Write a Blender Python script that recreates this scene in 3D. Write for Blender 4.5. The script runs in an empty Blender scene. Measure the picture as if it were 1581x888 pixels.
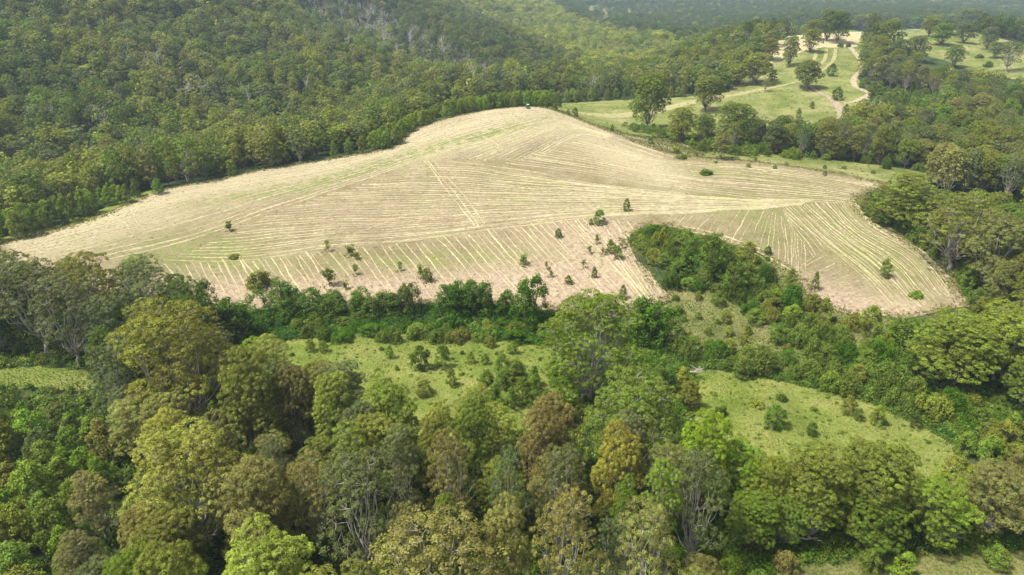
import bpy, math, random
import numpy as np
from mathutils import Vector
from mathutils.geometry import delaunay_2d_cdt

# ------------------------------------------------------------------ camera, world, sun, exposure
SC = bpy.context.scene
COL = SC.collection
F, CX, CY, PITCH, CAMZ = 1080.0, 790.5, 444.0, math.radians(25.0), 110.0
CP, SP = math.cos(PITCH), math.sin(PITCH)
cam_d = bpy.data.cameras.new('camera')
cam = bpy.data.objects.new('camera', cam_d)
COL.objects.link(cam)
cam.location = (0, 0, CAMZ)
cam.rotation_euler = (math.radians(90) - PITCH, 0, 0)
cam_d.sensor_width = 36.0
cam_d.lens = 36.0 * F / 1581.0
cam_d.clip_start = 1.0
cam_d.clip_end = 40000.0
SC.camera = cam

SUN_EL, SUN_AZ = math.radians(61), math.radians(-105)      # azimuth from +Y towards +X
W = bpy.data.worlds.new('World')
SC.world = W
W.use_nodes = True
wn, wl = W.node_tree.nodes, W.node_tree.links
wn.clear()
sky = wn.new('ShaderNodeTexSky')
sky.sky_type = 'NISHITA'
sky.sun_disc = False
sky.sun_elevation = SUN_EL
sky.sun_rotation = SUN_AZ
sky.air_density = 1.0
sky.dust_density = 4.0
sky.ozone_density = 0.6
hs = wn.new('ShaderNodeHueSaturation')
hs.inputs['Saturation'].default_value = 0.3
bg = wn.new('ShaderNodeBackground')
bg.inputs['Strength'].default_value = 0.13
wo = wn.new('ShaderNodeOutputWorld')
wl.new(sky.outputs[0], hs.inputs['Color'])
wl.new(hs.outputs[0], bg.inputs['Color'])
wl.new(bg.outputs[0], wo.inputs['Surface'])
sl = bpy.data.lights.new('sun', 'SUN')
sl.energy = 4.1
sl.angle = math.radians(3.0)
sl.color = (1.0, 0.95, 0.86)
sun = bpy.data.objects.new('sun', sl)
COL.objects.link(sun)
sd = Vector((math.sin(SUN_AZ) * math.cos(SUN_EL), math.cos(SUN_AZ) * math.cos(SUN_EL), math.sin(SUN_EL)))
sun.rotation_euler = sd.to_track_quat('Z', 'Y').to_euler()
sun.location = (0, 0, 300)
SC.view_settings.view_transform = 'Standard'
SC.view_settings.look = 'None'
SC.view_settings.gamma = 1.0
SC.view_settings.exposure = 1.05
SC.render.engine = 'CYCLES'
SC.cycles.max_bounces = 6
SC.cycles.diffuse_bounces = 4
SC.cycles.transmission_bounces = 3
SC.cycles.glossy_bounces = 2
SC.cycles.transparent_max_bounces = 4
SC.cycles.volume_bounces = 0
SC.cycles.caustics_reflective = False
SC.cycles.caustics_refractive = False

RNG = np.random.default_rng(7)
random.seed(7)

# ------------------------------------------------------------------ pixel <-> place (used only to survey positions)
def ray(px, py):
    a = (np.asarray(px, float) - CX) / F
    b = (CY - np.asarray(py, float)) / F
    fw = CP + b * SP
    return a / fw, (-SP + b * CP) / fw          # dx/dY, dz/dY

def project(x, y, z):
    x, y, z = np.asarray(x, float), np.asarray(y, float), np.asarray(z, float) - CAMZ
    dep = y * CP - z * SP
    up = y * SP + z * CP
    dep = np.where(dep < 1, 1, dep)
    return CX + F * x / dep, CY - F * up / dep

# ------------------------------------------------------------------ terrain
def cpt(px, py, Y):
    sx, sz = ray(px, py)
    return (float(sx * Y), Y, float(CAMZ + sz * Y))

CTRL = [cpt(*q) for q in [
    # foreground and meadows
    (90, 590, 165), (600, 560, 182), (500, 530, 197), (800, 560, 182), (1250, 640, 155), (1400, 870, 105), (1450, 700, 139),
    (1130, 600, 167), (1580, 870, 104), (1330, 600, 168),
    # gully
    (430, 505, 213), (640, 503, 212), (840, 508, 211), (1000, 520, 204), (1150, 560, 187), (1500, 600, 168), (1300, 560, 185), (1120, 450, 232),
    # field, lower edge
    (330, 470, 225), (650, 465, 225), (850, 475, 221), (1030, 460, 229), (1180, 400, 252), (1000, 350, 281), (1400, 492, 213),
    (1250, 455, 231), (1490, 470, 220), (1340, 487, 216), (1100, 490, 218),
    # field body
    (800, 400, 254), (800, 300, 318), (800, 240, 372), (810, 200, 410), (300, 340, 290), (150, 380, 260), (500, 300, 318), (500, 400, 252),
    (1000, 300, 316), (1200, 300, 318), (1200, 350, 285), (1350, 400, 254), (1000, 250, 360), (920, 210, 400), (650, 240, 374),
    (480, 270, 344), (620, 340, 291), (1400, 450, 232),
    # field, far edge (the ridge line)
    (0, 368, 268), (120, 337, 295), (245, 290, 328), (400, 262, 352), (560, 236, 382), (615, 222, 398), (650, 195, 430), (700, 180, 446), (760, 168, 462),
    (815, 164, 468), (845, 166, 470), (880, 178, 455), (950, 205, 418), (1000, 225, 392), (1060, 240, 374), (1140, 245, 368), (1220, 255, 360),
    (1300, 268, 352), (1370, 283, 342), (1400, 365, 276), (1450, 400, 254),
    # saddle pasture and the right hill
    (900, 170, 535), (860, 160, 550), (920, 188, 480), (1000, 160, 575), (1050, 190, 490), (1130, 150, 570), (1200, 130, 610), (1250, 100, 675), (1280, 75, 740), (1290, 52, 860),
    (1230, 60, 830), (1330, 50, 860), (1150, 215, 445), (1250, 240, 405), (1300, 220, 440), (1290, 170, 530), (1340, 130, 590), (1400, 150, 560),
    (1500, 200, 465), (1450, 45, 900), (1520, 55, 870), (1581, 75, 800), (1500, 100, 690), (1430, 85, 730), (1400, 270, 362), (1500, 350, 288), (1560, 270, 370),
    (1180, 60, 800), (1110, 85, 740), (1040, 110, 760), (1170, 100, 700), (1581, 150, 570),
    # left forest hillside
    (100, 200, 455), (100, 100, 570), (100, 0, 720), (-100, 100, 520), (-100, 0, 650), (250, 200, 490), (250, 100, 620), (250, 0, 790), (400, 200, 540), (400, 110, 680), (400, 20, 860), (0, 270, 400),
    (-100, 250, 385), (450, 150, 600), (542, 84, 760), (468, 32, 900), (684, 130, 700), (600, 150, 650), (610, 110, 740),
    (704, 42, 1150), (800, 72, 1050), (870, 106, 900), (640, 10, 1300), (750, 104, 880), (640, 74, 960),
    (805, 16, 1700), (880, 44, 1500), (960, 68, 1300), (1040, 76, 1250), (900, 94, 1050), (1000, 108, 1000), (960, 125, 800),
    (700, 140, 600), (850, 135, 660), (960, 140, 640),
    # far valley
    (1000, 45, 1750), (1120, 32, 2000), (1000, 8, 2600), (900, 5, 2700), (1100, 8, 2600), (1250, 25, 2100), (1400, 20, 2200), (1581, 30, 2000), (1450, 30, 1800), (1300, 38, 1500), (1581, 55, 1400),
    (1600, 5, 2700),
]]
CTRL += [
    # drops behind ridge lines, and ground that the picture does not show
    (-290, 330, -2), (-230, 380, -6), (-170, 425, -8), (-110, 470, -6), (-50, 520, 2), (-330, 290, 2), (-215, 345, 2), (-130, 425, 6), (-60, 500, 10),
    (-20, 560, 2), (40, 600, 0),
    (-195, 880, -24), (-285, 1030, 0), (-90, 800, -34), (-260, 1200, 60), (-50, 1300, -6), (40, 1450, -25), (60, 1950, -5), (-30, 2100, 10),
    (-500, 500, 60), (-650, 700, 110), (-500, 1100, 170), (-900, 900, 180), (-350, 1000, 95), (-350, 1500, 130), (-250, 1900, 110), (-500, 2600, 200),
    (-60, 40, 1), (0, 40, 2), (60, 40, 0), (-90, 90, 3), (0, 90, 2), (80, 90, 0), (-60, 130, 3), (0, 130, 2), (60, 130, 1), (-130, 140, 5), (-120, 190, 4), (-160, 210, 4), (-200, 210, 6),
    (-260, 230, 8), (-150, 100, 5), (120, 100, -1), (150, 60, -1), (200, 160, 0), (260, 260, 6), (330, 340, 10), (400, 460, 16), (450, 600, 25), (520, 760, 30), (330, 520, 12),
    (300, 1000, 8), (430, 1050, 5), (600, 1050, 0), (250, 1150, -5), (700, 1300, -20), (350, 950, 22), (480, 960, 20),
    (0, -60, 3), (-100, -60, 6), (100, -60, 0), (0, -400, 10), (-400, 0, 30), (400, 0, 10), (-400, -400, 40), (400, -400, 10), (0, 4, 2), (-400, 150, 20), (-330, 230, 12),
    (0, 3600, -20), (800, 3600, -20), (-800, 3600, 120), (2000, 3600, 20), (0, 5200, 90), (1500, 5200, 110), (3500, 4000, 120), (-2500, 4500, 260), (0, 8000, 320), (3500, 7500, 300), (-4000, 7500, 400),
    (0, 14000, 380), (12000, 0, 200), (-12000, 0, 200), (0, -12000, 120), (5000, 0, 80), (-5000, 0, 150), (0, -5000, 60), (9000, 9000, 350), (-9000, 9000, 350), (9000, -9000, 150), (-9000, -9000, 150),
]
CA = np.array(CTRL)
def warp(x, y):
    r = np.hypot(x, y)
    th = np.arctan2(x, y)
    v = np.log(np.maximum(r, 6.0))
    k = 1.35
    # closed in angle: the angle is carried as a point on a circle
    return np.stack([k * np.sin(th), k * np.cos(th), v], -1)
def phi(d2):
    return np.sqrt(d2 + 0.045 ** 2)
PW = warp(CA[:, 0], CA[:, 1])
D2 = ((PW[:, None] - PW[None]) ** 2).sum(-1)
N = len(CA)
A = np.zeros((N + 1, N + 1))
A[:N, :N] = -phi(D2) + 0.006 * np.eye(N)
A[:N, N] = 1
A[N, :N] = 1
SOL = np.linalg.solve(A, np.append(CA[:, 2], 0))
def raw_h(x, y):
    sh = x.shape
    p = warp(x.ravel(), y.ravel())
    out = np.empty(len(p))
    for i in range(0, len(p), 40000):
        q = p[i:i + 40000]
        d2 = (q ** 2).sum(1)[:, None] + (PW ** 2).sum(1)[None] - 2 * q @ PW.T
        out[i:i + 40000] = -phi(np.maximum(d2, 0)) @ SOL[:N] + SOL[N]
    return out.reshape(sh)

TH = np.radians(np.concatenate([np.arange(-180, -46, 6.0), np.arange(-46, 46.01, 0.35), np.arange(52, 180.01, 6.0)]))
TH[-1] = math.pi
LR = np.concatenate([[math.log(3.0)], np.arange(math.log(8.0), math.log(16000.0), 0.013)])
GT, GR = np.meshgrid(TH, LR, indexing='ij')
GXX, GYY = np.exp(GR) * np.sin(GT), np.exp(GR) * np.cos(GT)
GZ = raw_h(GXX, GYY)
def bump_noise(x, y, s, seed):
    r = np.random.default_rng(seed)
    o = 0
    for k in range(5):
        a = r.uniform(0, 6.28); w = 6.28 / (s * r.uniform(0.6, 1.6))
        o = o + np.sin(w * (x * math.cos(a) + y * math.sin(a)) + r.uniform(0, 6.28))
    return o / 5
_w = np.clip((np.exp(GR) - 500) / 700, 0, 1)
_w2 = np.clip((-60 - GXX) / 60, 0, 1) * np.clip((np.exp(GR) - 430) / 150, 0, 1) * np.clip(1.6 - np.exp(GR) / 1500, 0, 1)
GZ += _w * 7 * bump_noise(GXX, GYY, 260, 3) + _w2 * 8 * bump_noise(GXX, GYY, 105, 8) + 0.35 * bump_noise(GXX, GYY, 22, 4) * np.clip((np.exp(GR) - 60) / 60, 0, 1)
# gentle smoothing along both directions
for _ in range(3):
    Z2 = GZ.copy()
    Z2[1:-1, 1:-1] = (GZ[1:-1, 1:-1] * 4 + GZ[:-2, 1:-1] + GZ[2:, 1:-1] + GZ[1:-1, :-2] + GZ[1:-1, 2:]) / 8
    GZ = Z2
GZ[-1] = GZ[0]
GZ[:, 0] = GZ[:, 0].mean()
def H(x, y):
    x = np.asarray(x, float); y = np.asarray(y, float)
    t = np.clip(np.arctan2(x, y), TH[0], TH[-1])
    l = np.clip(np.log(np.maximum(np.hypot(x, y), 3.01)), LR[0], LR[-1] - 1e-6)
    i = np.clip(np.searchsorted(TH, t) - 1, 0, len(TH) - 2)
    j = np.clip(np.searchsorted(LR, l) - 1, 0, len(LR) - 2)
    a = (t - TH[i]) / (TH[i + 1] - TH[i]); b = (l - LR[j]) / (LR[j + 1] - LR[j])
    return (GZ[i, j] * (1 - a) + GZ[i + 1, j] * a) * (1 - b) + (GZ[i, j + 1] * (1 - a) + GZ[i + 1, j + 1] * a) * b

YS = np.exp(np.arange(math.log(30.0), math.log(9000.0), 0.004))
def cast(px, py, h=0.0, y0=30.0):
    """first place along the sight line whose ground plus h meets it"""
    px = np.atleast_1d(np.asarray(px, float)); py = np.atleast_1d(np.asarray(py, float))
    sx, sz = ray(px, py)
    ys = YS[YS >= y0]
    X = sx[:, None] * ys[None]
    d = CAMZ + sz[:, None] * ys[None] - (H(X, np.broadcast_to(ys, X.shape)) + np.reshape(h, (-1, 1)))
    k = np.argmax(d < 0, axis=1)
    k = np.maximum(k, 1)
    i = np.arange(len(px))
    d0, d1 = d[i, k - 1], d[i, k]
    t = np.clip(d0 / (d0 - d1 + 1e-9), 0, 1)
    Y = ys[k - 1] + t * (ys[k] - ys[k - 1])
    return sx * Y, Y

def survey(poly):
    """outline given as sight lines (px, py) or sight lines with a known distance (px, py, Y)"""
    out = []
    for q in poly:
        if len(q) == 3:
            sx, _ = ray(q[0], q[1]); out.append((float(sx * q[2]), q[2]))
        else:
            X, Y = cast(q[0], q[1]); out.append((float(X[0]), float(Y[0])))
    return np.array(out)

def inside(px, py, poly):
    px = np.asarray(px, float); py = np.asarray(py, float)
    r = np.zeros(px.shape, bool)
    n = len(poly)
    for i in range(n):
        x1, y1 = poly[i][0], poly[i][1]; x2, y2 = poly[(i + 1) % n][0], poly[(i + 1) % n][1]
        c = ((y1 > py) != (y2 > py)) & (px < (x2 - x1) * (py - y1) / ((y2 - y1) if y2 != y1 else 1e-9) + x1)
        r ^= c
    return r

# ------------------------------------------------------------------ materials
def new_mat(name):
    m = bpy.data.materials.new(name)
    m.use_nodes = True
    m.node_tree.nodes.clear()
    return m, m.node_tree.nodes, m.node_tree.links
def noise(n, l, scale, detail=3, vec=None, rough=0.6, w=None):
    t = n.new('ShaderNodeTexNoise')
    t.inputs['Scale'].default_value = scale; t.inputs['Detail'].default_value = detail; t.inputs['Roughness'].default_value = rough
    if vec is not None: l.new(vec, t.inputs['Vector'])
    return t.outputs['Fac']
def ramp(n, l, fac, stops):
    r = n.new('ShaderNodeValToRGB')
    e = r.color_ramp.elements
    while len(e) > 2: e.remove(e[-1])
    for i, (p, c) in enumerate(stops):
        if i < 2: e[i].position = p
        else: e.new(p)
        e[i].color = (*c, 1)
    l.new(fac, r.inputs[0])
    return r.outputs[0]
def mixc(n, l, fac, a, b, mode='MIX'):
    m = n.new('ShaderNodeMix'); m.data_type = 'RGBA'; m.blend_type = mode
    for s, v in ((0, fac), (6, a), (7, b)):
        if isinstance(v, (int, float)): m.inputs[s].default_value = v
        elif isinstance(v, tuple): m.inputs[s].default_value = (*v, 1)
        else: l.new(v, m.inputs[s])
    return m.outputs[2]
def remap(n, l, v, a, b, c=0.0, d=1.0):
    m = n.new('ShaderNodeMapRange'); m.inputs[1].default_value = a; m.inputs[2].default_value = b
    m.inputs[3].default_value = c; m.inputs[4].default_value = d
    l.new(v, m.inputs[0]); return m.outputs[0]
def attr(n, name, kind='GEOMETRY'):
    a = n.new('ShaderNodeAttribute'); a.attribute_name = name; a.attribute_type = kind
    return a
def coords(n, l, scale=(1, 1, 1)):
    t = n.new('ShaderNodeNewGeometry')
    m = n.new('ShaderNodeMapping'); m.inputs['Scale'].default_value = scale
    l.new(t.outputs['Position'], m.inputs['Vector'])
    return m.outputs[0]
def finish(m, n, l, col, rough=0.9, bump=None, strength=0.5, dist=0.3, spec=0.03):
    b = n.new('ShaderNodeBsdfPrincipled'); o = n.new('ShaderNodeOutputMaterial')
    if isinstance(col, tuple): b.inputs['Base Color'].default_value = (*col, 1)
    else: l.new(col, b.inputs['Base Color'])
    b.inputs['Roughness'].default_value = rough
    b.inputs['Specular IOR Level'].default_value = spec
    if bump is not None:
        u = n.new('ShaderNodeBump'); u.inputs['Strength'].default_value = strength; u.inputs['Distance'].default_value = dist
        l.new(bump, u.inputs['Height']); l.new(u.outputs[0], b.inputs['Normal'])
    l.new(b.outputs[0], o.inputs[0])
    return m

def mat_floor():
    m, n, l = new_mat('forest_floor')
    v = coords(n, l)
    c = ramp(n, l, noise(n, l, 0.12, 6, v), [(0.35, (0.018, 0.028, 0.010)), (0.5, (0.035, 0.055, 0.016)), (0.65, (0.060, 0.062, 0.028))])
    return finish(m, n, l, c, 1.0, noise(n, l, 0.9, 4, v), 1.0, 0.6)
def mat_grass(name, a, b, c, dry=(0.20, 0.18, 0.07), dryamt=0.5):
    m, n, l = new_mat(name)
    v = coords(n, l)
    c1 = ramp(n, l, noise(n, l, 0.055, 5, v), [(0.33, a), (0.5, b), (0.66, c)])
    f = remap(n, l, noise(n, l, 1.3, 5, v, 0.75), 0.35, 0.7, 0.55, 1.35)
    c2 = mixc(n, l, 1.0, c1, f, 'MULTIPLY')
    d = remap(n, l, noise(n, l, 0.03, 6, v, 0.7), 0.5, 0.68, 0, dryamt)
    c3 = mixc(n, l, d, c2, dry)
    return finish(m, n, l, c3, 1.0, noise(n, l, 1.6, 5, v, 0.8), 0.9, 0.5)
def mat_field():
    m, n, l = new_mat('mown_field')
    v = coords(n, l)
    zone = attr(n, 'zone').outputs['Color']          # r pale straw, g green regrowth, b bare pinkish soil
    sp = n.new('ShaderNodeSeparateColor'); l.new(zone, sp.inputs[0])
    base = ramp(n, l, noise(n, l, 0.09, 6, v, 0.7), [(0.3, (0.122, 0.096, 0.055)), (0.5, (0.165, 0.134, 0.078)), (0.7, (0.22, 0.183, 0.11))])
    pale = (0.285, 0.243, 0.155)
    c = mixc(n, l, sp.outputs[0], base, pale)
    pink = ramp(n, l, noise(n, l, 0.5, 5, v, 0.7), [(0.35, (0.185, 0.135, 0.092)), (0.65, (0.31, 0.245, 0.175))])
    c = mixc(n, l, sp.outputs[2], c, pink)
    gf = n.new('ShaderNodeMath'); gf.operation = 'MULTIPLY'; gf.use_clamp = True
    l.new(sp.outputs[1], gf.inputs[0]); l.new(remap(n, l, noise(n, l, 0.16, 6, v, 0.75), 0.36, 0.58, 0.0, 1.4), gf.inputs[1])
    c = mixc(n, l, gf.outputs[0], c, (0.125, 0.145, 0.042))
    f = remap(n, l, noise(n, l, 1.1, 6, v, 0.8), 0.3, 0.7, 0.72, 1.25)
    c = mixc(n, l, 1.0, c, f, 'MULTIPLY')
    return finish(m, n, l, c, 1.0, noise(n, l, 1.8, 5, v, 0.8), 0.8, 0.25)
def mat_straw():
    m, n, l = new_mat('cut_hay')
    v = coords(n, l)
    rnd = n.new('ShaderNodeObjectInfo').outputs['Random']
    c = ramp(n, l, noise(n, l, 0.35, 6, v, 0.75), [(0.3, (0.22, 0.183, 0.108)), (0.5, (0.295, 0.253, 0.155)), (0.7, (0.375, 0.333, 0.215))])
    g = remap(n, l, noise(n, l, 0.05, 4, v), 0.5, 0.66, 0, 0.5)
    c = mixc(n, l, g, c, (0.26, 0.275, 0.11))
    f = remap(n, l, rnd, 0, 1, 0.8, 1.05)
    c = mixc(n, l, 1.0, c, f, 'MULTIPLY')
    return finish(m, n, l, c, 1.0, noise(n, l, 3.0, 4, v, 0.8), 0.8, 0.15)
def mat_soil(name, a, b):
    m, n, l = new_mat(name)
    v = coords(n, l)
    c = ramp(n, l, noise(n, l, 0.4, 6, v, 0.7), [(0.35, a), (0.65, b)])
    return finish(m, n, l, c, 1.0, noise(n, l, 1.0, 4, v, 0.8), 0.6, 0.3)
M = {}
M['floor'] = mat_floor()
M['meadow'] = mat_grass('meadow_grass', (0.088, 0.128, 0.021), (0.142, 0.176, 0.036), (0.205, 0.218, 0.060), (0.23, 0.215, 0.085), 0.5)
M['pasture'] = mat_grass('pasture_grass', (0.090, 0.118, 0.028), (0.138, 0.158, 0.044), (0.195, 0.198, 0.068), (0.26, 0.23, 0.12), 0.75)
M['rough'] = mat_grass('rough_grass', (0.075, 0.095, 0.025), (0.12, 0.135, 0.04), (0.17, 0.165, 0.065), (0.21, 0.185, 0.09), 0.7)
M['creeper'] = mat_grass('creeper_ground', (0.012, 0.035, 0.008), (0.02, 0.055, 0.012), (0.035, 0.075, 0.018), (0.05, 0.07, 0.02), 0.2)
M['field'] = mat_field()
M['straw'] = mat_straw()
M['track'] = mat_soil('track_soil', (0.22, 0.18, 0.115), (0.30, 0.255, 0.17))
M['redsoil'] = mat_soil('bare_soil', (0.185, 0.145, 0.098), (0.26, 0.215, 0.15))
M['strip'] = mat_soil('dry_mown_strip', (0.165, 0.16, 0.062), (0.27, 0.245, 0.125))
M['hayhill'] = mat_soil('hay_stubble', (0.235, 0.21, 0.105), (0.34, 0.30, 0.17))

# ------------------------------------------------------------------ mesh helpers
def mesh_np(name, verts, faces_flat, sizes, mats=(), matidx=None, smooth=False):
    me = bpy.data.meshes.new(name)
    nv, nf = len(verts), len(sizes)
    me.vertices.add(nv); me.vertices.foreach_set('co', np.asarray(verts, np.float32).ravel())
    me.loops.add(len(faces_flat)); me.loops.foreach_set('vertex_index', np.asarray(faces_flat, np.int32))
    me.polygons.add(nf)
    st = np.concatenate([[0], np.cumsum(sizes)[:-1]]).astype(np.int32)
    me.polygons.foreach_set('loop_start', st)
    me.polygons.foreach_set('loop_total', np.asarray(sizes, np.int32))
    if matidx is not None: me.polygons.foreach_set('material_index', np.asarray(matidx, np.int32))
    if smooth: me.polygons.foreach_set('use_smooth', np.ones(nf, bool))
    for m in mats: me.materials.append(m)
    me.update(calc_edges=True)
    return me
def link(name, me, parent=None, **props):
    o = bpy.data.objects.new(name, me)
    COL.objects.link(o)
    if parent is not None: o.parent = parent
    for k, v in props.items(): o[k] = v
    return o

# ground: one sheet to the horizon
nt, nr = len(TH), len(LR)
ii, jj = np.meshgrid(np.arange(nt - 1), np.arange(nr - 1), indexing='ij')
q = np.stack([ii * nr + jj, ii * nr + jj + 1, (ii + 1) * nr + jj + 1, (ii + 1) * nr + jj], -1).reshape(-1, 4)
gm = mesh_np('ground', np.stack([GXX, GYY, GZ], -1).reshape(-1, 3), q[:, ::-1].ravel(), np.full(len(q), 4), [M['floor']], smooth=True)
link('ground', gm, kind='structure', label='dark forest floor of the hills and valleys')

def densify(P, step, jit=0.0, seed=1):
    r = np.random.default_rng(seed)
    out = []
    n = len(P)
    for i in range(n):
        a, b = P[i], P[(i + 1) % n]
        d = np.linalg.norm(b - a); k = max(1, int(d / step))
        for t in range(k):
            p = a + (b - a) * t / k
            out.append(p + r.normal(0, jit, 2))
    return np.array(out)
def sheet(name, poly, mat, off=0.12, step=5.0, jit=0.5, label=None, parent=None, kind='structure'):
    P = survey(poly)
    seg = densify(P, step * 0.6, jit, len(poly))
    seg = seg + 0.0
    x0, y0 = seg.min(0); x1, y1 = seg.max(0)
    gx, gy = np.meshgrid(np.arange(x0, x1, step), np.arange(y0, y1, step))
    gx = gx.ravel() + RNG.uniform(-.3, .3, gx.size) * step; gy = gy.ravel() + RNG.uniform(-.3, .3, gy.size) * step
    k = inside(gx, gy, seg)
    pts = [Vector(p) for p in seg] + [Vector(p) for p in zip(gx[k], gy[k])]
    n = len(seg)
    vo, _, fo, *_r = delaunay_2d_cdt(pts, [(i, (i + 1) % n) for i in range(n)], [], 1, 0.01)
    V = np.array([(v.x, v.y) for v in vo])
    z = H(V[:, 0], V[:, 1]) + off
    fl = [i for f in fo for i in f]
    me = mesh_np(name, np.column_stack([V, z]), fl, [len(f) for f in fo], [mat], smooth=True)
    pr = {'kind': kind} if kind else {}
    if label: pr['label'] = label
    return link(name, me, parent, **pr), seg

# ------------------------------------------------------------------ open land
FIELD = [(-40, 386, 256), (0, 376, 261), (60, 360, 273), (120, 345, 286), (185, 325, 303), (245, 292, 325), (330, 274, 340), (400, 262, 351), (480, 248, 367), (560, 236, 381), (600, 229, 388),
         (618, 221, 398), (620, 208, 413), (650, 195, 430), (700, 180, 446), (760, 168, 461), (815, 164, 467), (845, 166, 468), (880, 178, 453),
         (915, 190, 436), (950, 205, 417), (1000, 225, 391), (1030, 234, 380), (1075, 243), (1140, 247), (1220, 256), (1300, 269), (1372, 284), (1345, 296), (1318, 308), (1335, 332), (1362, 352), (1400, 372), (1440, 398),
         (1462, 425), (1480, 448), (1502, 474), (1470, 476), (1440, 483), (1400, 493), (1370, 488), (1335, 490), (1300, 482), (1270, 468), (1252, 462), (1240, 440), (1225, 420), (1190, 404), (1160, 385), (1120, 375), (1075, 362),
         (1040, 352), (1005, 347), (980, 358), (968, 372), (982, 398), (1005, 424), (1025, 448), (1042, 462), (1000, 472), (960, 490), (900, 492), (845, 480), (780, 470), (700, 470), (650, 468), (600, 475), (560, 482), (430, 488),
         (330, 482), (260, 460), (140, 450), (0, 452), (-60, 460)]
MEADOW = [(400, 545), (440, 522), (520, 518), (620, 513), (700, 518), (780, 524), (845, 528), (885, 560), (890, 620), (860, 660), (700, 680), (560, 660), (480, 620), (420, 580)]
MEADOW_R = [(1060, 575), (1110, 572), (1200, 588), (1300, 606), (1380, 640), (1470, 676), (1478, 712), (1455, 745), (1420, 790), (1340, 760), (1240, 740), (1150, 740), (1090, 700), (1070, 640)]
ROUGH = [(1042, 462), (1025, 448), (1036, 440), (1060, 438), (1120, 462), (1190, 500), (1240, 548), (1240, 575), (1130, 560), (1060, 545), (1030, 520), (1010, 490)]
ROUGH_R = [(1150, 384), (1190, 404), (1225, 420), (1240, 440), (1252, 462), (1300, 482), (1335, 490), (1370, 488), (1400, 493), (1400, 520), (1300, 545), (1200, 520), (1190, 470), (1150, 430)]
MEADOW_L = [(-40, 572), (60, 566), (140, 572), (165, 590), (130, 606), (60, 600), (-40, 598)]
GLADE = [(60, 640), (110, 660), (130, 700), (100, 735), (50, 720), (40, 680)]
MEADOW_F = [(1180, 888), (1250, 868), (1340, 858), (1450, 855), (1640, 848), (1640, 960), (1180, 960)]
EDGE_L = [(-60, 388, 254), (-40, 386, 256), (0, 376, 261), (60, 360, 273), (120, 345, 286), (185, 325, 303), (245, 292, 325), (246, 288, 330), (225, 292, 325), (185, 310, 312), (120, 336, 297), (60, 351, 282), (0, 366, 269), (-60, 374, 264)]
EDGE_R = [(1318, 308), (1335, 332), (1362, 352), (1400, 372), (1440, 398), (1462, 425), (1480, 448), (1502, 474), (1530, 480), (1515, 440), (1470, 400), (1420, 365), (1380, 345), (1345, 325), (1330, 300)]
PASTURE = [(840, 163, 500), (843, 158), (900, 158), (1000, 153), (1060, 150), (1110, 146), (1140, 132), (1150, 118), (1175, 95), (1200, 75), (1230, 60), (1250, 52), (1285, 48), (1335, 46), (1345, 50), (1335, 70), (1330, 95), (1322, 120),
           (1345, 150), (1320, 185), (1290, 200), (1240, 200), (1180, 195), (1120, 200), (1080, 208), (1030, 212), (990, 210), (940, 200), (900, 186), (860, 172, 480)]
STRIP = [(1090, 235), (1150, 234), (1230, 242), (1320, 252), (1400, 262), (1480, 270), (1500, 278), (1440, 282), (1372, 284), (1300, 269), (1220, 256), (1140, 247), (1085, 243)]
BANK = [(870, 172), (900, 186), (940, 198), (985, 212), (1030, 215), (1090, 232), (1085, 243), (1075, 243), (1030, 234), (1000, 225, 392), (950, 205, 418), (915, 190, 437), (880, 178, 454)]
HAYHILL = [(1140, 105), (1165, 92), (1195, 78), (1205, 62), (1245, 53), (1290, 48), (1330, 50), (1328, 60), (1322, 73), (1270, 74), (1235, 82), (1200, 95), (1165, 106)]
PADDOCK = [(1338, 50), (1345, 46), (1400, 45), (1450, 44), (1510, 52), (1560, 64), (1640, 80), (1640, 134), (1560, 122), (1500, 110), (1460, 94), (1420, 84), (1390, 70), (1350, 58)]
PADDOCK_B = [(1400, 112), (1440, 118), (1480, 130), (1500, 140), (1460, 142), (1420, 130)]
FAR1 = [(896, 14), (920, 7), (948, 12), (960, 22), (932, 31), (905, 26)]
FAR2 = [(1070, 8), (1110, 4), (1150, 6), (1120, 12)]
FAR3 = [(948, 11), (985, 3), (1036, 2), (1050, 14), (1018, 22), (972, 22)]

field, FSEG = sheet('mown_field', FIELD, M['field'], 0.12, 4.0, 0.35, 'pale mown hay field over the rounded hill')
me = field.data
co = np.empty(len(me.vertices) * 3, np.float32); me.vertices.foreach_get('co', co); co = co.reshape(-1, 3)
fx, fy = project(co[:, 0], co[:, 1], co[:, 2])
def blobs(L):
    v = np.zeros(len(fx))
    for (a, b, sx, sy, rot, amp) in L:
        c, s = math.cos(math.radians(rot)), math.sin(math.radians(rot))
        u = (fx - a) * c + (fy - b) * s; w = -(fx - a) * s + (fy - b) * c
        v += amp * np.exp(-(u / sx) ** 2 - (w / sy) ** 2)
    return np.clip(v, 0, 1)
pale = blobs([(300, 290, 330, 30, -14, 0.9), (560, 250, 160, 20, -14, 0.9), (760, 200, 150, 28, -12, 0.95), (950, 235, 110, 26, 28, 0.8), (820, 170, 90, 14, 0, 1), (100, 370, 160, 30, -12, 0.8), (1020, 262, 60, 15, 20, 0.5)])
green = blobs([(560, 262, 130, 9, -16, 0.9), (760, 205, 110, 8, -14, 1.0), (380, 300, 120, 10, -10, 0.6), (1310, 350, 90, 60, 30, 0.5), (1400, 420, 60, 40, 35, 0.45), (1120, 320, 120, 22, 5, 0.5), (1130, 265, 110, 12, 5, 0.55),
               (640, 400, 220, 16, -3, 0.6), (340, 400, 80, 30, 0, 0.5), (250, 380, 140, 30, 0, 0.5), (900, 310, 200, 20, 0, 0.25), (1180, 370, 60, 30, 0, 0.4)])
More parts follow.
